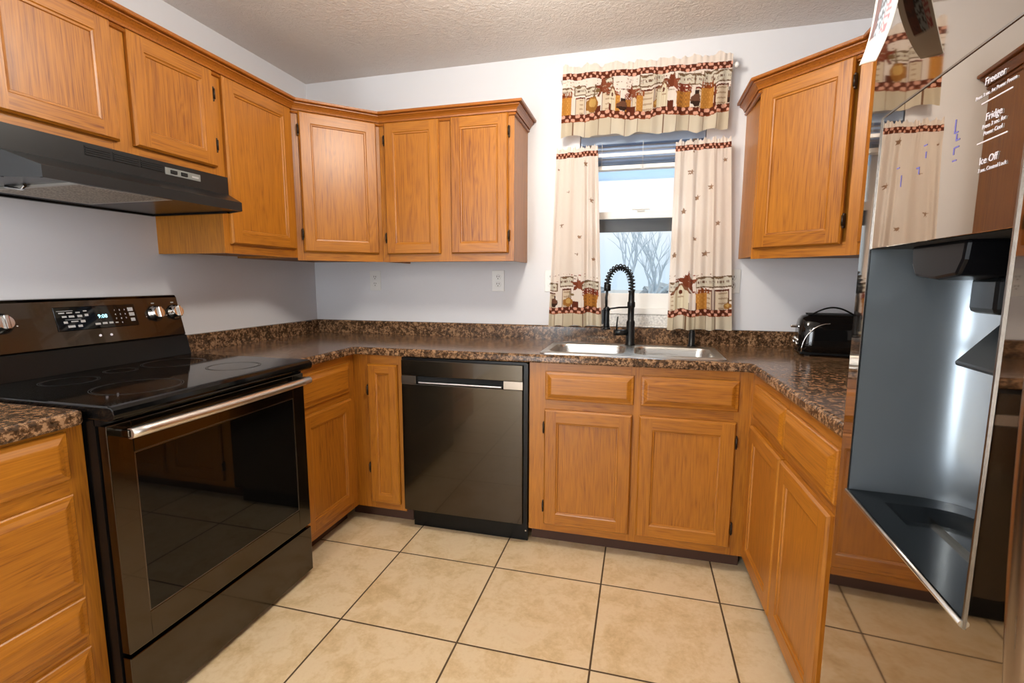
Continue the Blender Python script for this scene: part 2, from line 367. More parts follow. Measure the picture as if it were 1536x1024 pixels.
# window: vinyl frame, two sashes, panes, stone sill, storm frame outside
win = bpy.data.objects.new('window_1', None); COL.objects.link(win); win.location = (0, 0, 0); struct(win)
def ring(b, x0, x1, z0, z1, w, y0, y1, wb_=None, wt=None):
    wb_ = wb_ or w; wt = wt or w
    b.box((x0, y0, z0), (x0+w, y1, z1)).box((x1-w, y0, z0), (x1, y1, z1)).box((x0+w, y0, z0), (x1-w, y1, z0+wb_)).box((x0+w, y0, z1-wt), (x1-w, y1, z1))
    return b
ring(B(), OX0, OX1, 1.055, OZ1, .035, .0, .075).make('frame', VINYL, win)
lo = ring(B(), OX0+.035, OX1-.035, 1.085, 1.606, .045, .02, .045, .085, .036).make('lower_sash', VINYL, win)
B().box((OX0+.08, .030, 1.17), (OX1-.08, .034, 1.571)).make('pane', GLASS, lo)
B().box((1.955, .010, 1.604), (1.995, .024, 1.614), bev=.003).box((1.93, .004, 1.612), (2.02, .016, 1.619), bev=.003).make('sash_lock', PLATE, lo)
up = ring(B(), OX0+.035, OX1-.035, 1.576, 1.985, .045, .047, .070, .034, .11).make('upper_sash', VINYL, win)
B().box((OX0+.08, .056, 1.606), (OX1-.08, .060, 1.88)).make('pane', GLASS, up)
B().box((OX0, WY-.012, .9935), (OX1, .001, 1.003), bev=.003).box((OX0, .0, .9935), (OX1, .075, 1.060), bev=.002).make('window_sill', SILL, win)
st = B().box((OX0+.04, .080, 1.505), (OX1-.04, .10, 1.575)).make('storm_rail', SLATE, win)
B().box((OX0+.03, .0785, 1.785), (OX1-.03, .10, 1.90)).make('upper_pane_band', BLUEGREY, win)  # pale blue translucent band outside the upper pane

# ------------------------------------------------------------------ cabinets
def door(parent, x0, x1, z0, z1, w=.052, hinge=None, flat=False, hz=None):
    b = B()
    def L(i, y): return [(x0+i, y, z0+i), (x1-i, y, z0+i), (x1-i, y, z1-i), (x0+i, y, z1-i)]
    def join(A, C, same=None):
        for k in range(4):
            j = (k+1) % 4; b.quad(A[k], A[j], C[j], C[k], (1 if k in (0, 2) else 0) if same is None else same)
    l0, l1, l2 = L(0, -.001), L(0, -.013), L(.006, -.020); join(l0, l1); join(l1, l2)
    a = .006; y = -.020
    b.quad((x0+a, y, z0+a), (x0+w, y, z0+a), (x0+w, y, z1-a), (x0+a, y, z1-a), 0)
    b.quad((x1-w, y, z0+a), (x1-a, y, z0+a), (x1-a, y, z1-a), (x1-w, y, z1-a), 0)
    b.quad((x0+w, y, z0+a), (x1-w, y, z0+a), (x1-w, y, z0+w), (x0+w, y, z0+w), 1)
    b.quad((x0+w, y, z1-w), (x1-w, y, z1-w), (x1-w, y, z1-a), (x0+w, y, z1-a), 1)
    l3, l4, l5, l6 = L(w, -.020), L(w+.003, -.0165), L(w+.009, -.0155), L(w+.011, -.011)
    join(l3, l4); join(l4, l5); join(l5, l6)
    b.quad(*l6, 0); b.quad(*reversed(l0), 0)
    d = b.make('door', OAK, parent, fix=False)
    if hinge:
        for z in (hz or (z0+.085, z1-.085)):
            xh = x0 if hinge == 'l' else x1; s = -1 if hinge == 'l' else 1
            B().box((min(xh, xh+s*.007), -.016, z-.027), (max(xh, xh+s*.007), -.0005, z+.027), bev=.002).lathe([(.0045, -.019), (.0045, .019)], c=(xh+s*.003, -.017, z), n=10).make('hinge', HINGE, d)
    return d
def drawer(parent, x0, x1, z0, z1, name='drawer', bv=.026):
    b = B()
    def L(i, y): return [(x0+i, y, z0+i), (x1-i, y, z0+i), (x1-i, y, z1-i), (x0+i, y, z1-i)]
    ls = [L(0, -.001), L(0, -.008), L(.003, -.011), L(bv*.45, -.0125), L(bv, -.0195), L(bv+.004, -.0205)]
    for A, C in zip(ls, ls[1:]):
        for k in range(4): j = (k+1) % 4; b.quad(A[k], A[j], C[j], C[k], 0)
    b.quad(*ls[-1], 0); b.quad(*reversed(ls[0]), 0)
    return b.make(name, [OAK_H], parent, fix=False)
def frame(parent, w, z0, z1, stiles, rails):
    b = B()
    for x0, x1 in stiles: b.box((x0, 0, z0), (x1, .019, z1), 0)
    for x0, x1, a, c in rails: b.box((x0, 0, a), (x1, .019, c), 1)
    return b.make('face_frame', OAK, parent, fix=False)
def carcass(parent, w, d, z0, z1):
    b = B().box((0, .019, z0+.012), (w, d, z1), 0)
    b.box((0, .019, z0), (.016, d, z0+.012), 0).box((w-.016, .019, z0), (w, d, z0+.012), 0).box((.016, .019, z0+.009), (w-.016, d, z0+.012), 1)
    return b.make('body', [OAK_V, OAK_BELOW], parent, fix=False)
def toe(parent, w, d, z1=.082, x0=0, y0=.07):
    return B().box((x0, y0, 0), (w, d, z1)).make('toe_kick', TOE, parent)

UB, UT, UD = 1.335, 2.05, .346
# left wall uppers (local x runs towards the back wall)
c = thing('wall_cabinet', 'low two-door oak wall cabinet mounted over the black range hood', 'cabinet', (.354, -1.835, 0), 90)
W_ = .752; carcass(c, W_, UD, 1.64, UT)
frame(c, W_, 1.64, UT, [(0, .05), (.345, .43), (W_-.045, W_)], [(.05, .345, 1.64, 1.69), (.43, W_-.045, 1.64, 1.69), (.05, .345, 2.02, UT), (.43, W_-.045, 2.02, UT)])
tag(door(c, .028, .362, 1.676, 2.036, .05, 'l'), 'near door of the pair, cut by the photo edge'); door(c, .412, .732, 1.676, 2.036, .05, 'r')
c = thing('wall_cabinet', 'tall single-door oak wall cabinet between range hood and corner cabinet', 'cabinet', (.354, -1.083, 0), 90)
W_ = .433; carcass(c, W_, UD, UB+.012, UT)
frame(c, W_, UB+.012, UT, [(0, .045), (W_-.045, W_)], [(.045, W_-.045, UB+.012, UB+.06), (.045, W_-.045, 2.02, UT)])
door(c, .026, .408, 1.386, 2.036, .05)
def diag_cabinet(label, loc, rz, side_l, side_r, door_x, hinge):
    """corner unit: local front from 0 to W along x, body behind it"""
    c = thing('corner_wall_cabinet', label, 'cabinet', loc, rz)
    W2 = .4186; q = .7071
    k = .2885                                                     # length of the unit's straight side against the neighbour
    pts = [(0, .019), (W2, .019), (W2, .0), (W2+side_r*q, side_r*q), (W2/2 + 0, W2/2 + side_r*q*1.0 + side_r*q*0 + .0), (-side_l*q, side_l*q), (0, 0)]
    ap = (W2/2 + (side_r-side_l)*q*.5, W2/2 + (side_l+side_r)*q*.5 + .0)
    pts = [(0, .019), (W2, .019), (W2+side_r*q, side_r*q), (W2+side_r*q - (W2*q+side_l)*q, side_r*q + (W2*q+side_l)*q), (-side_l*q, side_l*q)]
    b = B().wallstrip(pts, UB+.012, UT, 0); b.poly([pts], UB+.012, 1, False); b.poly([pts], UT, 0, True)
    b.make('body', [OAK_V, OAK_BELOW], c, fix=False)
    frame(c, W2, UB, UT, [(0, .04), (W2-.04, W2)], [(.04, W2-.04, UB, UB+.05), (.04, W2-.04, 2.02, UT)])
    door(c, door_x[0], door_x[1], 1.377, 2.036, .052, hinge)
    return c
diag_cabinet('diagonal oak corner wall cabinet above the left end of the counter', (.354, -.65, 0), 45, .344, .285, (.030, .398), 'l')
c = thing('wall_cabinet', 'two-door oak wall cabinet on back wall left of the window', 'cabinet', (.651, -.354, 0), 0)
W_ = .724; carcass(c, W_, .287, UB, UT)
frame(c, W_, UB, UT, [(0, .045), (.325, .41), (W_-.045, W_)], [(.045, .325, UB, UB+.05), (.41, W_-.045, UB, UB+.05), (.045, .325, 2.02, UT), (.41, W_-.045, 2.02, UT)])
door(c, .034, .336, 1.374, 2.036, .05, 'l'); door(c, .398, .696, 1.374, 2.036, .05, 'r')
# right hand uppers
diag_cabinet('diagonal oak corner wall cabinet right of the window, above the toaster', (2.452, -.354, 0), -45, .287, .345, (.014, .366), 'r')
c = thing('wall_cabinet', 'oak wall cabinet on right wall half hidden behind the refrigerator', 'cabinet', (2.748, -.652, 0), -90)
W_ = .61; carcass(c, W_, .350, UB, UT)
frame(c, W_, UB, UT, [(0, .05), (W_-.05, W_)], [(.05, W_-.05, UB, UB+.05), (.05, W_-.05, 2.02, UT)])
door(c, .04, W_-.04, 1.374, 2.036, .05, 'r')

CROWN = [(-.004, 2.024), (.004, 2.024), (.009, 2.026), (.011, 2.030), (.009, 2.034), (.004, 2.0355), (.004, 2.038), (.013, 2.039), (.015, 2.046), (.020, 2.054), (.028, 2.061), (.034, 2.064), (.034, 2.0675), (.029, 2.0685), (.029, 2.071), (.044, 2.072), (.046, 2.075), (.046, 2.084), (-.004, 2.084)]
o = B().sweep([(.354, -1.835), (.354, -.65), (.651, -.354), (1.375, -.354), (1.375, -.068)], CROWN).make('crown_molding', OAK_TRIM, bevel=0)
tag(o, 'oak crown molding along the tops of the left and back wall cabinets', 'molding')
o = B().sweep([(2.452, -.068), (2.452, -.354), (2.748, -.65), (2.748, -1.26)], CROWN).make('crown_molding', OAK_TRIM)
tag(o, 'oak crown molding on the wall cabinets right of the window', 'molding')

# base cabinets
BT = .875
c = thing('base_cabinet', 'oak base cabinet of four drawers at the left photo edge, near side of range', 'cabinet', (.611, -2.46, 0), 90)
W_ = .632; carcass(c, W_, .60, .082, BT); toe(c, W_, .60)
frame(c, W_, .082, BT, [(0, .04), (W_-.042, W_)], [(.04, W_-.042, a, b2) for a, b2 in ((.082, .14), (.27, .325), (.41, .465), (.69, .75), (.85, BT))])
for z0, z1 in ((.742, .866), (.457, .703), (.315, .423), (.125, .284)): drawer(c, .026, W_-.040, z0, z1)
c = thing('base_cabinet', 'oak base cabinet with one drawer and door in left corner beside the range', 'cabinet', (.611, -1.062, 0), 90)
W_ = .451; carcass(c, W_, .60, .082, BT); toe(c, W_, .60)
frame(c, W_, .082, BT, [(0, .06), (W_-.06, W_)], [(.06, W_-.06, .082, .14), (.06, W_-.06, .655, .70), (.06, W_-.06, .83, BT)])
drawer(c, .030, .402, .692, .838); door(c, .030, .400, .125, .660, .055)
c = thing('base_cabinet', 'narrow single-door oak base cabinet between the left corner and the dishwasher', 'cabinet', (.611, -.611, 0), 0)
W_ = .276; carcass(c, W_, .54, .082, BT); toe(c, W_, .54, x0=-.07)
frame(c, W_, .082, BT, [(0, .10), (W_-.035, W_)], [(.10, W_-.035, .082, .13), (.10, W_-.035, .82, BT)])
door(c, .088, .248, .118, .830, .042, 'l', hz=(.30, .70))
c = thing('sink_cabinet', 'oak sink base cabinet with two doors under two false drawer fronts', 'cabinet', (1.516, -.611, 0), 0)
W_ = .925; carcass(c, W_, .20, .082, BT); toe(c, W_, .20)
frame(c, W_, .082, BT, [(0, .085), (.445, .50), (W_-.065, W_)], [(a, b2, z0, z1) for a, b2 in ((.085, .445), (.50, W_-.065)) for z0, z1 in ((.082, .13), (.65, .72), (.83, BT))])
drawer(c, .074, .459, .708, .837, 'false_drawer_front'); drawer(c, .489, .874, .708, .837, 'false_drawer_front')
door(c, .072, .456, .120, .664, .055, 'l'); door(c, .486, .870, .120, .664, .055, 'r')
c = thing('base_cabinet', 'oak base cabinet run along the right wall towards the refrigerator', 'cabinet', (2.441, -.611, 0), -90+1.7)
W_ = 1.27; carcass(c, W_, .60, .082, BT); toe(c, W_, .60)
frame(c, W_, .082, BT, [(0, .08), (.43, .48), (.80, .88), (W_-.05, W_)], [(a, b2, z0, z1) for a, b2 in ((.08, .43), (.48, .80), (.88, W_-.05)) for z0, z1 in ((.082, .14), (.655, .71), (.83, BT))])
for a, b2 in ((.068, .443), (.448, .826), (.87, 1.24)): drawer(c, a, b2, .703, .840)
for a, b2 in ((.062, .438), (.446, .826), (.87, 1.24)): door(c, a, b2, .120, .674, .055)

# ------------------------------------------------------------------ countertops
CT, CB = .914, .876
NOSE = [(0, CT), (.005, CT-.001), (.0095, CT-.0045), (.012, CT-.010), (.012, CB+.008), (.009, CB+.002), (0, CB)]
def arc(cx, cy, r, a0, a1, n=6): return [(cx+r*math.cos(R(a0+(a1-a0)*i/n)), cy+r*math.sin(R(a0+(a1-a0)*i/n))) for i in range(n+1)]
def rrect(x0, x1, y0, y1, r, n=6):
    return arc(x1-r, y0+r, r, -90, 0, n) + arc(x1-r, y1-r, r, 0, 90, n) + arc(x0+r, y1-r, r, 90, 180, n) + arc(x0+r, y0+r, r, 180, 270, n)
e = .012
rdx = math.sin(R(1.7))
fr = [(.639-e, -1.060)] + arc(.639-e+.03, -.639+e-.03, .03, 180, 90, 5) + arc(2.425+e-.03, -.639+e-.03, .03, 90, 0, 5) + [(2.425+e+1.25*rdx, -1.89)]
SX0, SX1, SY0, SY1 = 1.556, 2.342, -.598, -.213
hole = rrect(SX0+.02, SX1-.02, SY0+.02, SY1-.02, .04)
outl = fr + [(RX-.002, -1.89), (RX-.002, WY-.002), (WX+.002, WY-.002), (WX+.002, -1.060)]
cnt = thing('countertop', 'brown granite-look countertop running around the room under sink and toaster', 'countertop')
b = B().poly([outl, hole], CT, 0, True).poly([outl, hole], CB, 0, False).wallstrip(hole, CB, CT).sweep(fr, NOSE)
b.add([(WX+.002, -1.06, CB), (.627, -1.06, CB), (.627, -1.06, CT), (WX+.002, -1.06, CT)], [(0, 1, 2, 3)])
b.make('slab', GRANITE, cnt, fix=False)
SPL = [(0, CT-.001), (.020, CT-.001), (.020, .986), (.016, .9915), (0, .9925)]
B().sweep([(WX+.002, -1.045), (WX+.002, WY-.002), (RX-.002, WY-.002), (RX-.002, -1.89)], SPL).make('backsplash', GRANITE, cnt, fix=False)
c2 = thing('countertop', 'short brown countertop over the drawers at the left photo edge', 'countertop')
f2 = [(.639-e, -2.46), (.639-e, -1.829-e), (.60, -1.829-e)]
f2 = [(.639-e, -2.46)] + arc(.639-e-.015, -1.829-e-.015+.0, .015, 0, 90, 4) + [(WX+.002, -1.829-e)]
b = B().poly([f2 + [(WX+.002, -2.46)]], CT).poly([f2 + [(WX+.002, -2.46)]], CB, 0, False).sweep(f2, NOSE)
b.add([(WX+.002, -2.46, CB), (.627, -2.46, CB), (.627, -2.46, CT), (WX+.002, -2.46, CT)], [(0, 1, 2, 3)])
b.make('slab', GRANITE, c2, fix=False)
B().box((WX+.002, -2.46, CT), (WX+.022, -1.845, .992), bev=.003).make('backsplash', GRANITE, c2)

# ------------------------------------------------------------------ sink, faucet, soap pump
sk = thing('kitchen_sink', 'stainless double-bowl sink set into the counter under the window', 'sink')
bowls = [(SX0+.035, 1.930, SY0+.032, SY1-.075), (1.968, SX1-.035, SY0+.032, SY1-.075)]
rim = rrect(SX0, SX1, SY0, SY1, .03); holes = [rrect(a, b2, c_, d, .055, 8) for a, b2, c_, d in bowls]
rim2 = rrect(SX0+.008, SX1-.008, SY0+.008, SY1-.008, .025)
n = len(rim); b = B().wallstrip(rim, CT, CT+.003)
b.add([(p[0], p[1], CT+.003) for p in rim] + [(p[0], p[1], CT+.0065) for p in rim2], [(i, (i+1) % n, n+(i+1) % n, n+i) for i in range(n)])
b.poly([rim2] + holes, CT+.0065)
b.make('rim', SINK_STEEL, sk, fix=False)
for a, b2, c_, d in bowls:
    b = B(); prev = None
    for ins, z, r in ((0, CT+.0065, .055), (.004, CT+.002, .053), (.007, CT-.01, .05), (.016, CT-.12, .05), (.024, CT-.155, .05), (.045, CT-.172, .045), (.10, CT-.176, .03)):
        lp = [(p[0], p[1], z) for p in rrect(a+ins, b2-ins, c_+ins, d-ins, r, 8)]
        if prev: b.add(prev+lp, [(i, (i+1) % len(lp), len(lp)+(i+1) % len(lp), len(lp)+i) for i in range(len(lp))], 0, True)
        prev = lp
    b.add(prev, [tuple(range(len(prev)))])
    bo = b.make('bowl', SINK_STEEL, sk)
    B().lathe([(.044, .002), (.040, .004), (.034, .002), (.030, -.002), (.006, -.003)], c=((a+b2)/2, (c_+d)/2, CT-.176)).make('drain', CHROME, bo)
fz0 = CT+.0065
fa = thing('kitchen_faucet', 'black spring-neck kitchen faucet standing behind the sink', 'faucet', (1.946, -.243, fz0))
fa.rotation_euler = (0, 0, 0)
B().lathe([(.026, 0), (.026, .004), (.0215, .008), (.0205, .115), (.0175, .122), (.0155, .124), (.0155, .186), (.019, .190), (.019, .212), (.015, .216), (.014, .262), (.0155, .264), (.0155, .270), (.011, .272)], n=24).make('body', MATT_BLACK, fa)
B().tube([(-.012, -.004, .062), (-.078, -.026, .062)], .0145, 0, 16).tube([(-.066, -.022, .070), (-.066, -.024, .10), (-.062, -.025, .142)], [.0042, .0036, .003], 0, 8).make('lever', MATT_BLACK, fa)
hx, hy = -.115, -.050                                            # where the spray hose comes down
neck = [Vector((0, 0, .262)), Vector((0, 0, .285))] + [Vector((hx/2 - hx/2*math.cos(t), hy/2 - hy/2*math.cos(t), .295 + .088*math.sin(t))) for t in [math.pi*i/22 for i in range(0, 23)]] + [Vector((hx, hy, .285))]
B().tube(neck, .0072, 0, 12).make('hose', MATT_BLACK, fa)
dense = []
for i in range(len(neck)-1):
    for k in range(8): dense.append(neck[i].lerp(neck[i+1], k/8))
def coil_path(core, rad, turns):
    out = []; N = turns*14
    cum = [0]
    for p, q in zip(core, core[1:]): cum.append(cum[-1] + (q-p).length)
    j = 0
    for i in range(N+1):
        s = cum[-1]*i/N*.999
        while cum[j+1] < s: j += 1
        p = core[j].lerp(core[j+1], (s-cum[j])/(cum[j+1]-cum[j]+1e-9)); d = (core[min(j+2, len(core)-1)]-core[max(j-1, 0)]).normalized()
        side = Vector((hy, -hx, 0)).normalized(); w = d.cross(side).normalized(); t = 2*math.pi*turns*i/N
        out.append(p + (side*math.cos(t) + w*math.sin(t))*rad)
    return out
B().tube(coil_path(dense, .0145, 18), .0033, 0, 6).make('spring', MATT_BLACK, fa)
B().lathe([(.0145, .268), (.0165, .270), (.0165, .300), (.012, .304)], c=(hx, hy, 0), n=18).tube([(hx, hy, .275), (hx-.004, hy, .235), (hx-.003, hy, .19)], .0065, 0, 10).make('hose_collar', MATT_BLACK, fa)
B().lathe([(.013, .088), (.0165, .094), (.0155, .10), (.0135, .112), (.0135, .175), (.0125, .187), (.008, .192)], c=(hx, hy, 0), n=20).lathe([(.020, .080), (.021, .084), (.015, .092)], c=(hx, hy, 0), n=20).box((hx-.024, hy-.006, .105), (hx-.012, hy+.006, .178), bev=.003).make('spray_head', MATT_BLACK, fa)
B().tube([(0, 0, .188), (hx*.5, hy*.5, .187), (hx, hy, .180)], .0045, 0, 10).lathe([(.0165, .172), (.0175, .175), (.0175, .182), (.0165, .185)], c=(hx, hy, 0), n=18).make('holder_arm', MATT_BLACK, fa)
so = thing('soap_pump', 'black soap pump post standing under the hem of the right curtain', 'soap dispenser', (2.244, -.160, CT))
B().lathe([(.021, 0), (.021, .004), (.015, .007), (.015, .066), (.0135, .070)], n=20).make('post', MATT_BLACK, so)
B().lathe([(.012, .069), (.013, .071), (.013, .079), (.010, .082)], n=20).make('cap', MATT_BLACK, so)

# ------------------------------------------------------------------ dishwasher
dw = thing('dishwasher', 'dark stainless dishwasher under the counter between two oak cabinets', 'dishwasher', (.890, -.640, 0))
B().box((.004, .035, .09), (.618, .56, .868)).make('tub', BLACK, dw)
b = B().box((0, .0, .108), (.601, .034, .748), 0, .003).box((0, .0, .786), (.601, .034, .862), 0, .003)
b.box((0, .0005, .748), (.075, .034, .786), 1, .001).box((.51, .0005, .748), (.601, .034, .786), 1, .001)
b.box((.075, .024, .748), (.51, .034, .786), 2)
b.quad((.075, .0005, .749), (.51, .0005, .749), (.51, .024, .7495), (.075, .024, .7495), 1)
b.make('door', [BLACK_STEEL, brushed('lighter_black_stainless', (.30, .26, .22), .22, 0, .3), DARK], dw)
B().box((.085, .004, .750), (.50, .020, .758), bev=.003).make('pocket_handle', STEEL, dw)
B().box((.6012, .012, .095), (.622, .034, .868)).box((0, .008, .8625), (.618, .03, .873)).make('side_seal', BLACK, dw)
b = B().box((.022, .058, .0), (.615, .072, .105)); b.make('kick_plate', BLACK, dw)
for x, z in ((.605, .05), (.035, .085)): B().lathe([(.004, 0), (.004, .002)], c=(x, .0578, z), axis='y', n=8).make('screw', CHROME, dw)

# ------------------------------------------------------------------ range
rg = thing('electric_range', 'black stainless electric range with glass cooktop between two countertops', 'stove', (.680, -1.822, 0), 90)
RW = .757
B().box((.0, .032, .045), (RW, .645, .893)).box((.03, .06, 0), (.08, .11, .045)).box((RW-.08, .06, 0), (RW-.03, .11, .045)).box((.03, .55, 0), (.08, .60, .045)).box((RW-.08, .55, 0), (RW-.03, .60, .045)).make('body', BLACK, rg)
b = B().prism([(-.032, .886), (-.040, .892), (-.042, .902), (-.040, .914), (-.032, .9215), (-.02, .923), (.585, .923), (.585, .894), (-.02, .884)], -.003, RW+.003, 'x')
ct = b.make('cooktop', COOK_GLASS, rg, bevel=.004)
for x, y, r in ((.20, .14, .115), (.555, .14, .09), (.20, .42, .075), (.555, .42, .105), (.378, .45, .05)):
    q = []
    for k in (0, 1):
        rr = r - .006*k
        nn = 48; vs = [(x+a*math.cos(2*math.pi*i/nn), y+a*math.sin(2*math.pi*i/nn), .9234) for a in (rr, rr-.0022) for i in range(nn)]
        B_ = B().add(vs, [(i, (i+1) % nn, nn+(i+1) % nn, nn+i) for i in range(nn)]); q.append(B_)
    m_ = B().add(q[0].v, q[0].f).add(q[1].v, q[1].f); m_.make('burner_ring', plain('burner_ring_grey', (.028, .028, .028), .4) if 'burner_ring_grey' not in bpy.data.materials else bpy.data.materials['burner_ring_grey'], ct)
# backguard: leaning steel fascia over a black riser
def bgp(z): return .583 + (z-1.008)*.235                         # fascia plane (local y at height z)
bgm = B().prism([(bgp(1.008), 1.008), (bgp(1.165), 1.165), (bgp(1.165)+.006, 1.174), (.64, 1.176), (.65, 1.170), (.65, .90), (.60, .90), (.60, 1.0)], .0, RW, 'x')
bgo = bgm.make('backguard', BLACK_STEEL, rg, bevel=.003)
B().prism([(.560, .9215), (.578, 1.006), (.61, 1.006), (.61, .9215)], .001, RW-.001, 'x').make('riser', BLACK, rg, bevel=.003)
tilt = math.atan(.235)
cp = bpy.data.objects.new('control_panel', None)
def onface(x, z, off): return (x, bgp(z) - off*math.cos(tilt), z + off*math.sin(tilt)*0)
def tilted(o, x, z, off):
    o.parent = rg; o.location = onface(x, z, off); o.rotation_euler = (-tilt, 0, 0); return o
bpy.data.objects.remove(cp)
cp = tilted(B().box((-.137, -.0015, -.042), (.137, .004, .042), 0, .002).make('control_panel', BLACK_GLASS), .432, 1.104, .0015)
def mark(x, z, w, h): return (x-w/2, -.0019, z-h/2), (x+w/2, -.0016, z+h/2)
text('clock_digits', '9:08', .019, LED, cp, (.012, -.0018, -.004), 'CENTER')
for i, (x, z) in enumerate([(.058+.018*cx, .022-.016*rz_) for rz_ in range(3) for cx in range(3)]):
    text('key_number', str(i+1), .008, WMARK, cp, (x, -.0018, z-.003), 'CENTER', .0002)
text('key_number', '0', .008, WMARK, cp, (.076, -.0018, -.029), 'CENTER', .0002)
for x, z, w, h in ((-.105, .028, .05, .0015), (-.116, .021, .018, .004), (-.092, .021, .018, .004), (-.066, .021, .014, .004), (-.042, .025, .012, .004), (-.110, .008, .014, .006), (-.088, .008, .017, .007), (-.062, .008, .015, .008), (-.040, .010, .012, .008), (-.085, -.003, .05, .0012), (-.110, -.012, .012, .008), (-.082, -.010, .022, .004), (-.056, -.011, .015, .009), (-.095, -.027, .022, .008), (-.068, -.027, .014, .008),
                   (-.010, -.025, .018, .007), (.014, -.024, .016, .007), (.036, -.024, .014, .007), (.056, -.025, .010, .004), (.116, .022, .020, .014), (.118, .003, .020, .013), (.118, -.018, .016, .012)):
    B().box(*mark(x, z, w, h)).make('key_legend', MARK, cp)
for x, z in ((.420, 1.038), (.458, 1.037)): tilted(B().lathe([(.0045, 0), (.0045, .0015)], axis='y', n=12).make('indicator_dot', WMARK), x, z, .0008)
for x in (.062, .150, .645, .730):
    z = 1.103
    k = tilted(B().lathe([(.030, 0), (.030, .004), (.0245, .006), (.0235, .024), (.021, .027)], axis='y', n=30).make('knob', [CHROME]), x, z, .0005)
    B().box((-.0065, -.036, -.023), (.0065, -.024, .023), 0, .003).make('grip', CHROME, k)
    B().box((.006, -.0285, .010), (.010, -.0268, .019)).make('red_dot', RED, k)
    B().lathe([(.0335, 0), (.0335, .0012)], axis='y', n=30).make('knob_skirt', BLACK, k)
    for q in (((-.006, .040), (.006, .044)), ((-.040, -.012), (-.036, -.009)), ((.037, -.012), (.041, -.009))): B().box((q[0][0], -.0005, q[0][1]), (q[1][0], .0004, q[1][1])).make('scale_mark', MARK, k)
# oven door
dz0, dz1 = .226, .868
wx0, wx1, wz0, wz1 = .068, .708, .312, .778
b = B()
ring(b, .004, RW-.004, dz0, dz1, wx0-.004, .0, .031, wz0-dz0, dz1-wz1)
b.v = [(x + (RW-.004-wx1-(wx0-.004) if False else 0), y, z) for x, y, z in b.v]
od = b.make('oven_door', BLACK_STEEL, rg, bevel=.0025)
B().box((wx0-.001, .0012, wz0-.001), (RW-wx0+.001, .028, wz1+.001)).make('oven_window', BLACK_GLASS, od)
b = B(); t_ = .0018
ring(b, wx0, RW-wx0, wz0, wz1, .003, .0006, .0014); b.make('window_trim', plain('dull_steel_line', (.16, .135, .11), .3, 1.0), od)
hp = [(.012, .0, .846), (.013, -.022, .846), (.020, -.040, .846)] + [(.03 + (RW-.06)*i/12, -.046 - .010*math.sin(math.pi*i/12), .846) for i in range(13)] + [(RW-.020, -.040, .846), (RW-.013, -.022, .846), (RW-.012, .0, .846)]
hp = [(.028 + (RW-.056)*i/14, -.046 - .010*math.sin(math.pi*i/14), .846) for i in range(15)]
hd = B().tube(hp, .0145, 0, 18).make('handle', STEEL, od)
for x in (.036, RW-.036): B().box((x-.013, -.050, .835), (x+.013, .001, .857), 0, .004).make('handle_bracket', BLACK_STEEL, od)
B().box((.0, .012, .868), (RW, .035, .886)).make('vent_gap', BLACK, rg)
B().box((.004, 0, .022), (RW-.004, .031, .214), 0, .003).make('storage_drawer', BLACK_STEEL, rg)

# ------------------------------------------------------------------ range hood
hd = thing('range_hood', 'black range hood with vent slots under the oak cabinet above the range', 'range hood', (0, 0, 0))
hy0, hy1, lx = -1.815, -1.095, .500
prof_in = [(WX+.002, 1.639), (.402, 1.639), (.402, 1.574), (.412, 1.566)]
b = B()
b.prism([(WX+.002, 1.638), (.402, 1.638), (.402, 1.572), (WX+.002, 1.572)], hy0, hy1, 'y')
ly0, ly1 = hy0+.035, hy1-.04
b2 = [(.402, hy0, 1.572), (.402, hy1, 1.572), (lx, ly1, 1.532), (lx, ly0, 1.532), (lx, ly1, 1.500), (lx, ly0, 1.500), (.40, hy0, 1.500), (.40, hy1, 1.500), (WX+.002, hy0, 1.572), (WX+.002, hy1, 1.572), (WX+.002, hy0, 1.500), (WX+.002, hy1, 1.500)]
b.add(b2, [(0, 1, 2, 3), (3, 2, 4, 5), (0, 3, 5, 6), (1, 7, 4, 2), (0, 6, 10, 8), (1, 9, 11, 7), (8, 10, 11, 9)])
b.make('shell', HOOD_BLACK, hd, fix=False)
# sunken underside
b = B().prism([(WX+.004, hy0+.002), (.40, hy0+.002), (lx-.004, ly0+.004), (lx-.004, ly1-.004), (.40, hy1-.002), (WX+.004, hy1-.002)], 1.506, 1.510, 'z')
b.box((lx-.014, ly0+.004, 1.5003), (lx-.002, ly1-.004, 1.528)).box((WX+.004, hy0+.001, 1.5003), (.40, hy0+.012, 1.528)).box((WX+.004, hy1-.012, 1.5003), (.40, hy1-.001, 1.528)).box((WX+.004, hy0+.01, 1.5003), (WX+.016, hy1-.01, 1.528))
b.make('underside_pan', BLACK, hd)
f_ = B().box((.13, -1.68, 1.5005), (.474, -1.42, 1.506), 0).make('grease_filter', FILTER, hd)
ring_pts = B()
for lo_, hi_ in (((.12, -1.69, 1.4995), (.484, -1.68, 1.506)), ((.12, -1.42, 1.4995), (.484, -1.41, 1.506)), ((.12, -1.68, 1.4995), (.13, -1.42, 1.506)), ((.474, -1.68, 1.4995), (.484, -1.42, 1.506))): ring_pts.box(lo_, hi_)
ring_pts.make('filter_frame', plain('aluminium_rim', (.5, .48, .44), .35, .8), f_)
B().tube([(.22, -1.70, 1.503), (.26, -1.685, 1.497), (.30, -1.70, 1.503)], .004, 0, 8).make('pull_tab', CHROME, f_)
for y0, y1 in ((-1.607, -1.533), (-1.527, -1.447), (-1.441, -1.364)):
    b = B().box((.4015, y0, 1.602), (.4028, y1, 1.630), 0)
    for k in range(4): b.box((.4026, y0+.002, 1.604+k*.0065), (.4048, y1-.002, 1.6065+k*.0065), 1)
    b.make('vent_louvre', [DARK, HOOD_BLACK], hd)
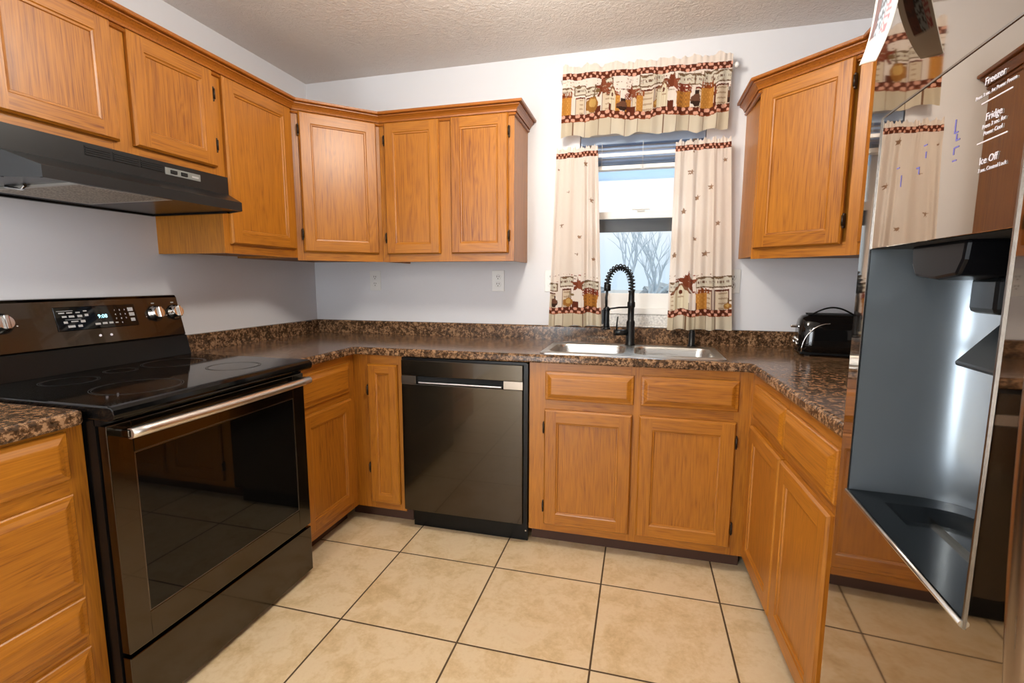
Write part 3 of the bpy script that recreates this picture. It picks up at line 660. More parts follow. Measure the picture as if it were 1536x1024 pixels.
sp = B().box((.4015, -1.358, 1.598), (.4040, -1.220, 1.622), 0, .001).make('switch_plate', GREY_TRIM, hd)
for y in (-1.327, -1.287): B().box((.403, y-.012, 1.604), (.408, y+.012, 1.616), 0, .001).make('switch', DARK, sp)
B().box((.4038, -1.256, 1.606), (.4046, -1.228, 1.612)).make('maker_plate', MARK, sp)

# ------------------------------------------------------------------ outlets
def outlet(x, z, label, double=False):
    w = .059 if double else .036
    t = thing('wall_outlet', label, 'outlet', (x, WY, z), group='duplex outlets along the back wall')
    B().box((-w, -.006, -.059), (w, 0, .059), 0, .002).make('cover_plate', PLATE, t)
    for cx in ((-.022, .022) if double else (0,)):
        for dz in (-.020, .020):
            r_ = B().lathe([(.0165, .0), (.0165, .0075), (.015, .0082)], c=(cx, 0, dz), axis='y', n=22).make('receptacle', PLATE, t)
            B().box((cx-.0075, -.0088, dz-.001), (cx-.0045, -.0080, dz+.009)).box((cx+.0045, -.0088, dz-.001), (cx+.0075, -.0080, dz+.008)).lathe([(.003, .0078), (.003, .0088)], c=(cx, 0, dz-.008), axis='y', n=10).make('slots', SLOT, r_)
    return t
outlet(.432, 1.235, 'white outlet plate on back wall under the corner cabinet')
outlet(1.208, 1.236, 'white outlet plate on back wall under the two-door cabinet')
outlet(1.512, 1.236, 'white outlet plate half hidden by the left curtain')
outlet(2.432, 1.236, 'white outlet plate half hidden by the right curtain')

# ------------------------------------------------------------------ toaster
to = thing('toaster', 'shiny black two-slice toaster on the counter under the right corner cabinet', 'toaster', (2.80, -.30, CT), -8)
# local: short end (lever) faces -x ; body long in x
tb = B(); rings = []
def tring(x, s, h, dz=0):
    pr = [(-.085*s, .018), (-.088*s, .05), (-.086*s, .11*h), (-.076*s, .150*h), (-.055*s, .174*h), (-.03*s, .182*h), (.03*s, .182*h), (.055*s, .174*h), (.076*s, .150*h), (.086*s, .11*h), (.088*s, .05), (.085*s, .018)]
    return [(x, p, q+dz) for p, q in pr]
xs = [(-.125, .55, .72), (-.120, .74, .86), (-.108, .88, .94), (-.085, .97, .985), (-.05, 1, 1), (.05, 1, 1), (.085, .97, .985), (.108, .88, .94), (.120, .74, .86), (.125, .55, .72)]
vs = []; 
for x, s, h in xs: vs += tring(x, s, h)
k_ = 12
tb.add(vs, [(i*k_+j, i*k_+(j+1) % k_, (i+1)*k_+(j+1) % k_, (i+1)*k_+j) for i in range(len(xs)-1) for j in range(k_)], 0, True)
tb.add(vs[:k_], [tuple(range(k_))]); tb.add(vs[-k_:], [tuple(range(k_))[::-1]])
tb.make('body', plain('gloss_black_plastic', (.004, .004, .004), .06), to)
B().box((-.118, -.078, .006), (.118, .078, .020), 0, .004).box((-.10, -.07, 0), (-.08, -.05, .008)).box((.08, -.07, 0), (.10, -.05, .008)).box((-.10, .05, 0), (-.08, .07, .008)).box((.08, .05, 0), (.10, .07, .008)).make('base', MATT_BLACK, to)
B().box((-.09, -.038, .178), (.09, -.016, .1835)).box((-.09, .016, .178), (.09, .038, .1835)).make('bread_slot', DARK, to)
B().tube([(-.085, .085*math.cos(t)*0-.045, .18) for t in (0,)] + [(-.085+.17*i/16, -.045, .176+.036*math.sin(math.pi*i/16)) for i in range(1, 16)] + [(.085, -.045, .176)], .0035, 0, 8).make('warming_rack', BLACK, to)
ar = [(-.115+.10*(1-math.cos(t)), -.0885, .02+.125*math.sin(t)) for t in [math.pi/2*i/10 for i in range(11)]]
B().tube(ar, .0025, 0, 8).make('side_trim', CHROME, to)
lv = B().box((-.152, -.014, .118), (-.124, .014, .130), 0, .004).make('lever', CHROME, to)
for y in (-.040, .0, .040): B().lathe([(.010, 0), (.010, .006), (.007, .011), (.004, .012)], c=(-.123, y, .062), n=14).make('button', CHROME, to)
for y in (-.045, .045): B().lathe([(.009, -.012), (.009, 0)], c=(-.122, y, .050), axis='x', n=14).make('dial', CHROME, to)

# ------------------------------------------------------------------ curtains
CREAM, BROWN, PINK, TAN, RUST, OCH, DK, OFF = (.88, .785, .70), (.13, .032, .016), (.80, .42, .30), (.50, .36, .24), (.30, .075, .02), (.55, .24, .045), (.045, .022, .015), (.72, .66, .54)
def star_in(dx, dy, r):
    a = math.atan2(dx, dy); d = math.hypot(dx, dy)
    if d > r: return False
    k = 2*math.pi/5; a = (a + k/2) % k - k/2; a = abs(a)
    # edge from the tip (r,0) to the notch (.4r, 36 deg)
    x, y = d*math.cos(a), d*math.sin(a); nx, ny = .40*r*math.cos(k/2), .40*r*math.sin(k/2)
    return (x-r)*(ny) - (y)*(nx-r) <= 0 if False else (nx-r)*(y) - (ny)*(x-r) >= -1e-9 or False
def star_test(dx, dy, r):
    d = math.hypot(dx, dy)
    if d > r: return False
    k = 2*math.pi/5; a = abs((math.atan2(dx, dy) + k/2) % k - k/2)
    x, y = d*math.cos(a), d*math.sin(a); nx, ny = .40*r*math.cos(k/2), .40*r*math.sin(k/2)
    return (nx-r)*y - ny*(x-r) >= 0
def motif(kind, x, y, seed, asp=.5):
    """folk print pieces, x and y in units of the piece's own size (x -.5..5, y 0 bottom..1 top); None = cloth"""
    if kind == 'jar':
        if abs(x) < .40 and 0 <= y < .72: return OCH if (math.sin(x*40)*math.sin(y*35) > -.2) else (.66, .33, .08)
        if abs(x) < .46 and .70 <= y < .95 and math.sin(x*31+seed)+math.sin(x*57) > -1.2+(y-.7)*6: return RUST
    elif kind == 'crate':
        if abs(x) < .49 and .66 < y < 1:
            if abs(x) > .45 or y > .945+.03*math.sin(x*9) or y < .70: return (.20, .125, .07)
            return (.20, .12, .08) if (abs(y-.83) < .035 and math.sin(x*46+seed*3) > .25) else OFF
        if abs(x) < .36 and .0 <= y < .60:
            if abs(x) > .31 or y > .55: return BROWN
            return TAN if (math.sin(y*42) > .55 and abs(x) < .2) else (.74, .62, .46)
    elif kind == 'star':
        if star_test(x*asp, y-.70, min(.50*asp, .32)): return (.20, .050, .022) if x < 0 else (.27, .080, .04)
        if abs(x) < .40 and y < .30 and math.sin(x*9+seed) > -.3: return BROWN if y < .18 else None
    elif kind == 'house':
        if y > .66 and y < 1 and abs(abs(x)-(1-y)*1.25) < .085: return (.24, .10, .05)
        if abs(x) < .36 and 0 <= y < .72 + (.36-abs(x))*.7:
            if math.hypot(x, (y-.66)*1.0) < .085: return BROWN
            if abs(y-.47) < .03 and abs(x) < .18: return TAN
            return (.62, .50, .33) if abs((x*5) % 1 - .5) > .44 else (.78, .70, .52)
    elif kind == 'gourd':
        if math.hypot(x*1.15, (y-.28)*1.5) < .40: return (.62, .38, .12) if math.hypot(x, (y-.34)*1.7) < .24 else (.38, .17, .04)
        if abs(x-.25*(y-.5)) < .06 and .5 < y < .95: return (.20, .13, .06)
        if math.hypot((x-.32)*1.4, (y-.72)*3) < .2: return (.22, .14, .06)
    elif kind == 'bird':
        if math.hypot(x*1.3, (y-.35)*1.2) < .38: return DK if y < .3 else (.16, .07, .04)
        if abs(x) < .1 and .5 < y < .85: return DK
    elif kind == 'basket':
        if abs(x) < .40+.08*y and 0 <= y < .60: return OCH if ((int(x*14+50)+int(y*12)) % 2) else (.38, .16, .04)
        if abs(x) < .48 and .56 <= y < .92-.35*x*x and math.sin(x*47)+math.sin(y*50+x*20) > -.5: return (.26, .055, .03)
    return None
def hash2(i, j, k=0):
    t = math.sin(i*127.1+j*311.7+k*74.7)*43758.5453; return t - math.floor(t)
def check(u, v, s): return PINK if math.hypot((u % s)/s-.5, (v % s)/s-.5) < .47 and (int(math.floor(u/s)) + int(math.floor(v/s))) % 2 == 0 else BROWN
def specks(u, v, v0, v1):
    if not v0 < v < v1: return None
    g = .017; i, j = math.floor(u/g), math.floor(v/g)
    if hash2(i, j) > .62: return None
    dx, dy = u-(i+.25+.5*hash2(i, j, 1))*g, v-(j+.25+.5*hash2(i, j, 2))*g
    r = math.hypot(dx, dy*1.3)
    if r < .0028: return [BROWN, (.34, .05, .03), TAN][int(hash2(i, j, 3)*3)]
    if .0045 < r < .0062 and hash2(i, j, 4) > .45 and math.atan2(dy, dx) > -.5: return (.45, .36, .26)
    return None
def paint_valance(u, v, seq):
    """v down from the top edge in metres"""
    d = .008*math.sin(u*21) + .007*math.sin(u*47+1)
    if .036 < v < .066:
        return check(u, v-.036, .015)
    c = specks(u, v, .075, .150)
    if c: return c
    base = .262 + d
    if base-.036 < v < base:
        if v > base-.004: return RUST
        return check(u, v-(base-.036), .018)
    if v >= base:
        p = (u % .062)
        if p < .0032: return (.22, .12, .07)
        return (.66, .575, .43) if hash2(math.floor(u/.062), 3) > .5 else (.72, .64, .50)
    for x0, w, h, k, sd in sorted(seq, key=lambda q: q[3] == 'crate'):
        x = (u-x0)/w
        if abs(x) < .5:
            y = (base-.036 - v)/h
            if -.05 < y < 1:
                c = motif(k, x, max(y, 0), sd, w/h)
                if c: return c
    return CREAM
def paint_tier(u, v, L, seq, stars):
    if .022 < v < .048: return check(u, v-.022, .013)
    for sx_, sv, r in stars:
        if abs(u-sx_) < r and abs(v-sv) < r and star_test(u-sx_, sv-v, r): return (.36, .22, .14)
    c = specks(u, v, L-.275, L-.235)
    if c: return c
    base = L-.066
    if base-.034 < v < base: return RUST if v > base-.004 else check(u, v-(base-.034), .017)
    if v >= base:
        p = (u+.02) % .050
        return (.20, .12, .07) if p < .0030 else ((.64, .56, .41) if hash2(math.floor((u+.02)/.050), 5) > .5 else (.72, .645, .50))
    for x0, w, h, k, sd in sorted(seq, key=lambda q: q[3] == 'crate'):
        x = (u-x0)/w
        if abs(x) < .5:
            y = (base-.034 - v)/h
            if -.05 < y < 1:
                c = motif(k, x, max(y, 0), sd, w/h)
                if c: return c
    return CREAM
def curtain(name, label, cat, xt0, xt1, xb0, xb1, zt, zb, y0, amp, folds, paint, slope=0, hem=.004, scallop=0, seed=0, step=.0024):
    wt, L = max(xt1-xt0, xb1-xb0), zt-zb
    nu, nv = int(wt/step), int(L/step); vs = []; cs = []
    for j in range(nv+1):
        v = j/nv; vv = v*L
        for i in range(nu+1):
            u = i/nu
            fold = math.sin(2*math.pi*(folds*u + .45*math.sin(5*u+seed)) + .8*v*math.sin(7*u+seed)) + .55*math.sin(2*math.pi*(folds*1.63*u+seed+.25*math.sin(9*u)) + 1.1*v)
            gath = (1 if folds > 5 else .45)*.0048*math.sin(2*math.pi*(folds*1.7*u + .3*math.sin(8*u+seed))) + .003*math.sin(2*math.pi*folds*4.3*u + seed)
            pinch = math.exp(-((vv-.035)/.03)**2)
            a = amp*(.55+.45*min(1, v*2.2))*(1-.6*pinch)
            fine = .0022*math.sin(2*math.pi*(folds*4.1*u+.6*math.sin(11*u+seed)))*math.exp(-vv/.07)
            x = (xt0+(xb0-xt0)*v) + u*((xt1-xt0)+((xb1-xb0)-(xt1-xt0))*v) + amp*.25*math.sin(2*math.pi*folds*u+1.3)*math.sin(math.pi*u)
            ruff = (.007*(hash2(int(i/4), 9, seed)-.5) + .006*math.sin(u*41+seed) + .004*math.sin(u*97))*max(0, 1-vv/.022)
            z = zt - vv + slope*u*(1) + ruff - hem*math.sin(2*math.pi*folds*u+.6)*v**3 - scallop*abs(math.sin(math.pi*(folds*.62*u+.15)))*max(0, (v-.88)/.12)*-1
            vs.append((x, y0 + a*(fold*.7 - .25) - .006*math.exp(-((vv-.04)/.04)**2) + fine, z)); cs.append(paint(u*wt + gath, vv + .004*math.sin(2*math.pi*folds*.8*u+seed)*min(1, vv*12)))
    fs = [(j*(nu+1)+i, (j+1)*(nu+1)+i, (j+1)*(nu+1)+i+1, j*(nu+1)+i+1) for j in range(nv) for i in range(nu)]
    me = bpy.data.meshes.new(name); me.from_pydata(vs, [], fs); me.materials.append(CLOTH)
    at = me.color_attributes.new('print', 'FLOAT_COLOR', 'POINT')
    at.data.foreach_set('color', [c for p in cs for c in (*p, 1)]); me.polygons.foreach_set('use_smooth', [True]*len(fs)); me.update()
    o = bpy.data.objects.new(name, me); COL.objects.link(o)
    return tag(o, label, cat)
VSEQ = [(.030, .060, .115, 'jar', 1), (.094, .062, .135, 'crate', 2), (.155, .075, .14, 'gourd', 3), (.205, .10, .155, 'star', 4), (.250, .06, .11, 'house', 5), (.300, .07, .07, 'bird', 1), (.345, .10, .13, 'star', 2),
        (.418, .092, .165, 'crate', 6), (.492, .062, .120, 'house', 8), (.530, .095, .16, 'star', 3), (.585, .085, .115, 'basket', 2), (.640, .06, .09, 'bird', 4), (.690, .062, .125, 'jar', 5), (.750, .085, .150, 'crate', 9),
        (.150, .060, .125, 'crate', 4), (.225, .055, .150, 'crate', 7), (.372, .055, .120, 'crate', 3), (.470, .050, .165, 'crate', 5), (.590, .085, .150, 'crate', 8), (.655, .050, .150, 'crate', 2), (.700, .055, .165, 'crate', 1), (.030, .050, .130, 'crate', 6),
        (.275, .040, .10, 'jar', 3), (.325, .05, .09, 'basket', 6), (.385, .045, .10, 'jar', 7), (.462, .04, .075, 'gourd', 4), (.560, .03, .09, 'bird', 4), (.722, .035, .09, 'star', 2), (.785, .03, .09, 'bird', 2)]
cv = curtain('valance', 'short printed valance gathered on a rod across the window top', 'curtain', 1.574, 2.365, 1.566, 2.357, 2.300, 1.955, -.150, .009, 7.5, lambda u, v: paint_valance(u, v, VSEQ), slope=-.018, scallop=.014, seed=1)
LS = [(.018, .05, .13, 'crate', 1), (.028, .055, .075, 'bird', 1), (.098, .075, .16, 'crate', 3), (.105, .075, .09, 'gourd', 2), (.158, .085, .17, 'star', 3), (.225, .10, .135, 'crate', 5), (.225, .092, .105, 'basket', 4)]
LT = curtain('cafe_curtain', 'cream printed cafe curtain hanging on the left of the window', 'curtain', 1.547, 1.756, 1.514, 1.797, 1.903, .996, -.150, .012, 3.3,
        lambda u, v: paint_tier(u, v, .907, LS, [(.20, .085, .020), (.235, .265, .016), (.055, .38, .016), (.16, .44, .014), (.15, .53, .013), (.02, .10, .008), (.245, .56, .012), (.09, .22, .008)]), slope=.008, seed=2)
RS = [(.025, .05, .14, 'crate', 1), (.060, .10, .125, 'house', 2), (.092, .125, .19, 'star', 3), (.178, .085, .16, 'crate', 4), (.160, .065, .11, 'jar', 5), (.262, .10, .165, 'crate', 6), (.285, .05, .06, 'gourd', 7)]
RT = curtain('cafe_curtain', 'cream printed cafe curtain hanging on the right of the window', 'curtain', 2.128, 2.376, 2.124, 2.428, 1.906, .995, -.150, .012, 3.3,
        lambda u, v: paint_tier(u, v, .911, RS, [(.09, .15, .017), (.13, .265, .018), (.195, .225, .017), (.06, .335, .018), (.24, .39, .016), (.27, .10, .014), (.12, .46, .013), (.02, .54, .017), (.175, .54, .019), (.10, .055, .008)]), slope=.004, seed=4)
tag(B().tube([(1.560, -.1365, 2.246), (2.380, -.1365, 2.234)], .0045, 0, 10).lathe([(.004, -.006), (.011, -.004), (.013, .002), (.009, .010), (.003, .012)], c=(2.382, -.1365, 2.234), axis='x', n=14).tube([(1.5625, -.1365, 2.246), (1.5625, WY, 2.246)], .005, 0, 8).tube([(2.376, -.1365, 2.234), (2.376, WY, 2.234)], .005, 0, 8).make('curtain_rod', WHITE), 'white rod with round end knob carrying the valance', 'curtain rod')
tag(B().box((1.556, -.1365, 1.857), (2.382, -.1325, 1.874), 0, .002).tube([(1.558, -.134, 1.866), (1.558, WY, 1.866)], .005, 0, 8).tube([(2.380, -.134, 1.866), (2.380, WY, 1.866)], .005, 0, 8).make('curtain_rod', WHITE), 'flat cream rod between the two cafe curtains', 'curtain rod')

# ------------------------------------------------------------------ raised blind
bl = thing('window_blind', 'raised white slatted blind in the top of the window behind the curtains', 'blind', (1.966, -.045, 1.93))
hw = .305
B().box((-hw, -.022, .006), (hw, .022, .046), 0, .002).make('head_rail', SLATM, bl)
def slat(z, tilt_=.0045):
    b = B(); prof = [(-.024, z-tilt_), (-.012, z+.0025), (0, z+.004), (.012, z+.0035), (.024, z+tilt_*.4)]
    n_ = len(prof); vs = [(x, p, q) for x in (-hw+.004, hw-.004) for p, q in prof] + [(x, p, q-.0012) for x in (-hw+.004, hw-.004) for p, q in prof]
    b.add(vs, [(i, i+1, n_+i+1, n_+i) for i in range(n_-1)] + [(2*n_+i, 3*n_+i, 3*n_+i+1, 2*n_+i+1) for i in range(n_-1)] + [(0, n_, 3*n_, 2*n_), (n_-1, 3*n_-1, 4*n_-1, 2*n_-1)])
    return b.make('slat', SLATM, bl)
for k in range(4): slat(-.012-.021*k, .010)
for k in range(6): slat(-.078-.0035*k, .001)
B().box((-hw, -.024, -.122), (hw, .024, -.101), 0, .003).make('bottom_rail', VINYL, bl)
for x in (-.225, -.195, .01, .195): B().tube([(x, -.026, .01), (x, -.026, -.112)], .0012, 0, 6).make('lift_cord', WHITE, bl)
B().tube([(.01+.012*math.sin(t*2), -.030-.003*math.cos(t), -.115+.010*math.sin(t)) for t in [i*.3 for i in range(22)]], .0014, 0, 6).make('cord_knot', WHITE, bl)
for x in (-.255, .255): B().box((x-.010, -.032, -.012), (x+.010, -.022, .004), 0, .001).make('clip', plain('brown_clip', (.10, .06, .04), .5) if 'brown_clip' not in bpy.data.materials else bpy.data.materials['brown_clip'], bl)

# ------------------------------------------------------------------ refrigerator
FX, FY = 2.280, -1.915
fg = thing('refrigerator', 'large mirror-finish black stainless refrigerator with ice dispenser at the right', 'refrigerator', (FX, FY, 0), -92.7)
FW, FT = .984, 1.80
B().box((.004, .205, .02), (FW-.004, .80, FT-.01)).box((.004, .085, .02), (.040, .205, FT-.01)).box((.334, .085, .02), (FW-.004, .205, FT-.01)).box((.040, .085, .02), (.334, .205, .925)).box((.040, .085, 1.30), (.334, .205, FT-.01)).box((.05, .12, 0), (.10, .17, .03)).box((FW-.10, .12, 0), (FW-.05, .17, .03)).box((.05, .70, 0), (.10, .75, .03)).box((FW-.10, .70, 0), (FW-.05, .75, .03)).make('cabinet_body', plain('dark_grey_case', (.03, .03, .032), .35), fg)
dx0, dx1, dzb, dzt = .0, .4895, .575, FT
ox0, ox1, oz0, oz1 = .047, .326, .946, 1.447
pz = 1.283
def fdoor(x0, x1, z0, z1, hole=None):
    b = B(); e2 = .010
    # front sheet with a soft rolled edge
    def loop(i, y): return [(x0+i, y, z0+i*.3), (x1-i, y, z0+i*.3), (x1-i, y, z1-i*.3), (x0+i, y, z1-i*.3)]
    ls = [loop(0, .075), loop(0, .010), loop(.0015, .005), loop(.005, .0015), loop(.010, 0)]
    for A, C in zip(ls, ls[1:]):
        for k in range(4): j = (k+1) % 4; b.quad(A[k], A[j], C[j], C[k])
    F = ls[-1]; fx0, fz0 = F[0][0], F[0][2]; fx1, fz1 = F[2][0], F[2][2]
    if hole:
        hx0, hx1, hz0, hz1 = hole
        for a, c_, d, e_ in ((fx0, hx0, fz0, fz1), (hx1, fx1, fz0, fz1), (hx0, hx1, fz0, hz0), (hx0, hx1, hz1, fz1)):
            b.quad((a, 0, d), (c_, 0, d), (c_, 0, e_), (a, 0, e_))
        for p, q in (((hx0, hz0), (hx1, hz0)), ((hx1, hz0), (hx1, hz1)), ((hx1, hz1), (hx0, hz1)), ((hx0, hz1), (hx0, hz0))):
            b.quad((p[0], 0, p[1]), (q[0], 0, q[1]), (q[0], .0035, q[1]), (p[0], .0035, p[1]))
        for a, c_, d, e_ in ((x0, hx0, z0, z1), (hx1, x1, z0, z1), (hx0, hx1, z0, hz0), (hx0, hx1, hz1, z1)):
            b.quad((a, .075, d), (a, .075, e_), (c_, .075, e_), (c_, .075, d))
    else: b.quad(*F); b.quad(*ls[0])
    return b
fd = fdoor(dx0, dx1, dzb, dzt, (ox0, ox1, oz0, oz1)).make('door', FRIDGE_STEEL, fg, fix=False); tag(fd, 'left door with the water and ice dispenser')
fd2 = fdoor(.4955, FW, dzb, dzt).make('door', FRIDGE_STEEL, fg, fix=False)
fdoor(.0, FW, .06, .568).make('freezer_drawer', FRIDGE_STEEL, fg, fix=False)
# display glass with its lettering
dp = B().box((ox0+.001, .0, pz), (ox1-.001, .0035, oz1-.001), 0, .0008).make('display_panel', FRIDGE_GLASS, fd)
tx = ox0+.206
def ftext(body, z, s, x=tx): text('lettering', body, s, WMARK, dp, (x, -.0006, z), 'CENTER', .0002)
lx_ = -(-2.180) + FY
ftext('Freezer', 1.4085, .0088, .277); ftext('Press 3 sec. for Power Freeze', 1.3995, .0044, .279)
ftext('Fridge', 1.3775, .0088, .2815); ftext('Press 3 sec. for', 1.3715, .0050, .2825); ftext('Power Cool', 1.3655, .0050, .2825)
ftext('Ice Off', 1.3415, .0088, .281); ftext('3 sec. Control Lock', 1.3350, .0046, .287)
for z in (1.3935, 1.3600): B().box((.2615, -.0004, z), (.3010, .0002, z+.0011)).make('divider_line', WMARK, dp)
VIO = emit('violet_display_segments', (.35, .30, .9), .35)
sg = B()
def seg7(x, z, s, on):
    for k in on:
        x0, z0, w, h = {'a': (0, 2, 1, .2), 'b': (.8, 1, .2, 1), 'c': (.8, 0, .2, 1), 'd': (0, 0, 1, .2), 'e': (0, 0, .2, 1), 'f': (0, 1, .2, 1), 'g': (0, 1, 1, .2)}[k]
        sg.box((x+x0*s, -.0004, z+z0*s), (x+(x0+w)*s, .0002, z+(z0+h)*s))
for x, z, on in ((.222, 1.380, 'fde'), (.226, 1.366, 'gfd'), (.224, 1.354, 'fd'), (.165, 1.370, 'ac'), (.153, 1.356, 'cg'), (.104, 1.366, 'g'), (.112, 1.350, 'bc')): seg7(x, z, .0065, on)
sg.make('display_segments', VIO, dp)
NICHE_BLACK = plain('black_plastic_niche_reflection', (.005, .005, .006), .30, Specular_IOR_Level=.15)
# dispenser niche: curved back, sloped tray, spouts
dep = .158
def niche(i, zz):
    pts = [(ox0+i, .0)] + [(ox0+i, dep-.090)] + [(ox0+i+.090-.090*math.cos(t), dep-.090+.090*math.sin(t)) for t in [R(90)*k/8 for k in range(1, 9)]]
    pts += [(ox1-i-.090+.090*math.sin(t), dep-.090+.090*math.cos(t)) for t in [R(90)*k/8 for k in range(0, 9)]] + [(ox1-i, 0)]
    return [(x, y, zz) for x, y in pts]
a_, b_ = niche(.0012, oz0+.005), niche(.0012, pz); n_ = len(a_)
nb = B().add(a_+b_, [(i, i+1, n_+i+1, n_+i) for i in range(n_-1)], 0, True)
nb.m = [0 if i < 6 else 1 for i in range(len(nb.m))]  # black back; dark reflection also painted onto part of the curve
nc = nb.make('dispenser_niche', [RECESS_GREY, NICHE_BLACK], fd, fix=False)
B().add(niche(.0012, pz-.0005), [tuple(range(n_))]).make('niche_ceiling', DARK, nc, fix=False)
# tray with a raised lip and sunken dish
tp = [(x, y) for x, y, z in niche(.002, 0)]
inn = [(ox0+.035 + (x-ox0)*(ox1-ox0-.07)/(ox1-ox0), .030 + y*.66) for x, y in tp]
dish = [(ox0+.055 + (x-ox0)*(ox1-ox0-.11)/(ox1-ox0), .040 + y*.48) for x, y in tp]
tr = B(); n_ = len(tp)
tr.poly([tp, inn[::-1]], oz0+.0075); tr.add([(p[0], p[1], oz0+.0075) for p in inn] + [(p[0], p[1], oz0-.006) for p in dish], [(i, (i+1) % n_, n_+(i+1) % n_, n_+i) for i in range(n_)], 0, True); tr.poly([dish], oz0-.006)
t_o = tr.make('drip_tray', TRAY_GREY, nc)
B().tube([(ox0, -.001, oz0+.004), (ox1, -.001, oz0+.004)], .0032, 0, 10).make('tray_lip', plain('satin_lip', (.55, .53, .50), .25, 1.0), nc)
edge = plain('dull_edge', (.28, .27, .26), .25, 1.0)
B().box((ox0-.0012, -.0012, oz0), (ox0+.0012, .001, oz1)).box((ox1-.0012, -.0014, oz0), (ox1+.0012, .001, oz1)).box((ox0, -.0010, oz1-.0012), (ox1, .001, oz1+.0008)).make('dispenser_trim', edge, fd)
B().prism([(.105, pz), (.108, pz-.022), (.118, pz-.036), (.165, pz-.040), (.205, pz-.036), (.215, pz-.020), (.218, pz)], .022, .088, 'y').make('ice_spout', NICHE_BLACK, nc, bevel=.004)
B().box((.150, .060, pz-.075), (.200, .112, pz-.036), 0, .006).make('spout_block', MATT_BLACK, nc)
pd = B().add([(.140, .112, 1.215), (.200, .112, 1.215), (.208, .062, 1.150), (.132, .062, 1.150), (.140, .116, 1.210), (.200, .116, 1.210), (.208, .066, 1.145), (.132, .066, 1.145)], [(0, 1, 2, 3), (4, 7, 6, 5), (0, 4, 5, 1), (1, 5, 6, 2), (2, 6, 7, 3), (3, 7, 4, 0)]).make('dispenser_paddle', MATT_BLACK, nc, bevel=.003)
def fhandle(x, par):
    pts = [(x, .002, .795), (x, -.010, .803)] + [(x, -.012 - .036*math.sin(math.pi*k/20)**.75, .81+.044*k) for k in range(21)] + [(x, -.010, 1.697), (x, .002, 1.705)]
    B().tube(pts, .0150, 0, 16).make('handle', brushed('handle_steel', (.30, .24, .20), .25, 2) if 'handle_steel' not in bpy.data.materials else bpy.data.materials['handle_steel'], par)
fhandle(.4690, fd); fhandle(.5115, fd2)

# papers held on the fridge door
def sheet(name, label, pts_fn, nu, nv, paint):
    vs = []; cs = []
    for j in range(nv+1):
        for i in range(nu+1): vs.append(pts_fn(i/nu, j/nv)); cs.append(paint(i/nu, j/nv))
    fs = [(j*(nu+1)+i, j*(nu+1)+i+1, (j+1)*(nu+1)+i+1, (j+1)*(nu+1)+i) for j in range(nv) for i in range(nu)]
    me = bpy.data.meshes.new(name); me.from_pydata(vs, [], fs)
    at = me.color_attributes.new('print', 'FLOAT_COLOR', 'POINT'); at.data.foreach_set('color', [c for p in cs for c in (*p, 1)])
    me.polygons.foreach_set('use_smooth', [True]*len(fs)); me.update()
    m, nt, nn, l, b = new_mat(name + '_print'); a = nn.new('ShaderNodeAttribute'); a.attribute_name = 'print'; l.new(a.outputs['Color'], b.inputs['Base Color']); sock(b, Roughness=.6)
    me.materials.append(m); o = bpy.data.objects.new(name, me); COL.objects.link(o)
    sd = o.modifiers.new('thickness', 'SOLIDIFY'); sd.thickness = .0008
    return o
def pic(u, v):
    if .16 < u < .86 and .12 < v < .86:
        k = hash2(int(u*22), int(v*60), 2)
        if u < .42: return (.16, .05, .05) if k > .3 else (.09, .03, .04)
        if u < .66: return (.42, .52, .62) if k > .45 else (.06, .07, .10)
        return (.50, .12, .16) if k > .5 else (.70, .60, .62)
    return (.84, .82, .77)
def p1(u, v):
    # u across the door (far to near), v from the top down; the foot curls off the door
    z = 1.72 - .208*v - .016*u*v; out = .004 + .008*v + .020*v**4 + .004*math.sin(u*3.1)*v
    return (.024 + .026*v**5 + u*(.080 - .026*v**5) + .004*math.sin(v*9), -out, z)
pp = sheet('paper_picture', 'white paper with a dark printed picture, curling off the fridge door top', p1, 40, 60, pic); pp['category'] = 'paper'
pp.location = (FX, FY, 0); pp.rotation_euler = (0, 0, R(-92.7))
pp['label'] = 'white paper with a dark printed picture, curling off the fridge door top'
tag(B().lathe([(.011, -.0055), (.013, -.004), (.013, 0)], c=(FX-.0148, -1.985, 1.690), axis='x', n=18).make('fridge_magnet', MATT_BLACK), 'round black magnet holding the paper to the refrigerator door', 'magnet')

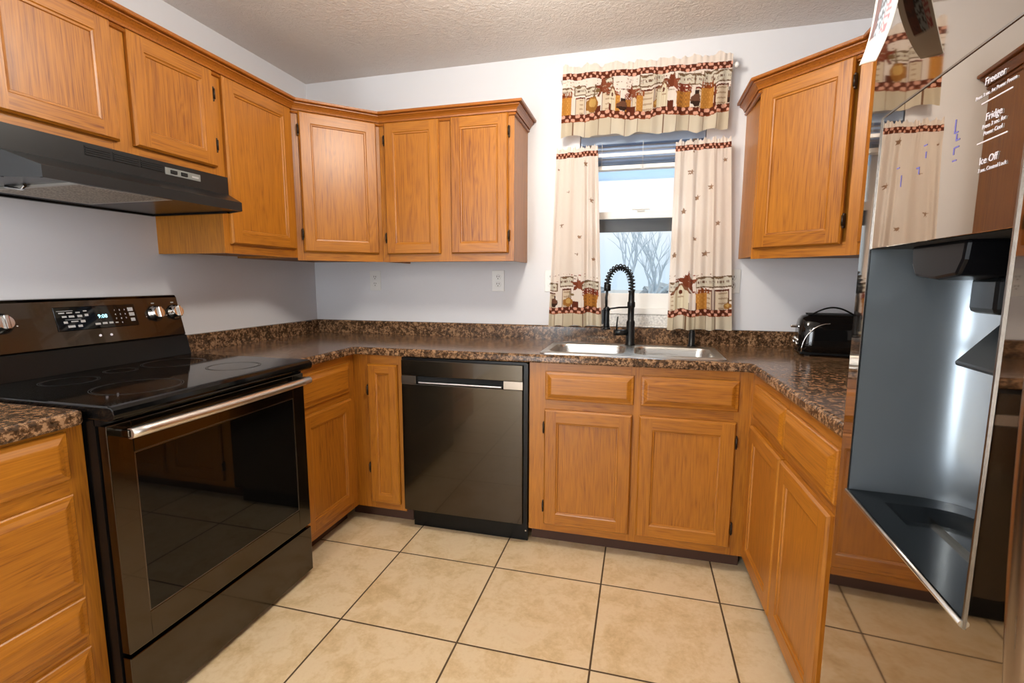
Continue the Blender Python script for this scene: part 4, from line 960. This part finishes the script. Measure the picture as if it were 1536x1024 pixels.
# ------------------------------------------------------------------ ceiling lamps (above the frame; the rear one is added for fill)
def lamp(x, y, label):
    t = thing('ceiling_light', label, 'ceiling light', (x, y, HC))
    B().lathe([(.06, 0), (.065, -.012), (.05, -.025), (.02, -.03), (.016, -.075), (.03, -.08)], n=24).make('canopy', plain('brushed_nickel', (.5, .48, .45), .3, 1.0) if 'brushed_nickel' not in bpy.data.materials else bpy.data.materials['brushed_nickel'], t)
    return t
lamp(LAMP[0], LAMP[1], 'ceiling light over the middle of the kitchen floor')
lamp(.85, -4.1, 'unseen ceiling light added behind the camera as fill')

# ------------------------------------------------------------------ outside the window
gr = B().box((-40, .6, -.9), (45, 90, -.6)).make('lawn', SNOW); gr['kind'] = 'structure'
def tree(name, label, base, h, seed, r0):
    rnd = random.Random(seed); b = B()
    def grow(p, d, ln, r, lev):
        pts = [p]; q = p.copy(); dd = d.copy()
        for k in range(4):
            dd = (dd + Vector((rnd.uniform(-.16, .16), rnd.uniform(-.16, .16), rnd.uniform(-.02, .12)))).normalized(); q = q + dd*ln/4; pts.append(q.copy())
        b.tube(pts, [r*(1-.14*k) for k in range(5)], 0, 6 if lev < 2 else 4, caps=False)
        if lev >= 5: return
        for k in range(3 if lev < 4 else 2):
            a = rnd.uniform(0, 6.28); t = rnd.uniform(.35, .75); nd = (dd + Vector((math.cos(a)*t, math.sin(a)*t, rnd.uniform(-.05, .35)))).normalized()
            grow(pts[rnd.choice((2, 3, 4, 4))], nd, ln*rnd.uniform(.62, .82), r*.55, lev+1)
    grow(Vector(base), Vector((.03, 0, 1)), h*.30, r0, 0)
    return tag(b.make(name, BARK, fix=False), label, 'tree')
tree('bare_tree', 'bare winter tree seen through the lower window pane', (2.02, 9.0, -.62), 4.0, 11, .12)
for i, (x, y, s) in enumerate(((-1.6, 24, 1.3), (3.4, 27, 1.2), (8.4, 24, 1.3))):
    b = B(); rnd = random.Random(i)
    for k in range(9):
        t = bmesh.new(); bmesh.ops.create_icosphere(t, subdivisions=2, radius=s*rnd.uniform(.5, .8))
        for v in t.verts: v.co = v.co*rnd.uniform(.9, 1.1) + Vector((x+rnd.uniform(-1, 1)*s*.9, y+rnd.uniform(-.5, .5), -.4+rnd.uniform(0, .7)*s)) - Vector((0, 0, 0))
        b.bm(t)
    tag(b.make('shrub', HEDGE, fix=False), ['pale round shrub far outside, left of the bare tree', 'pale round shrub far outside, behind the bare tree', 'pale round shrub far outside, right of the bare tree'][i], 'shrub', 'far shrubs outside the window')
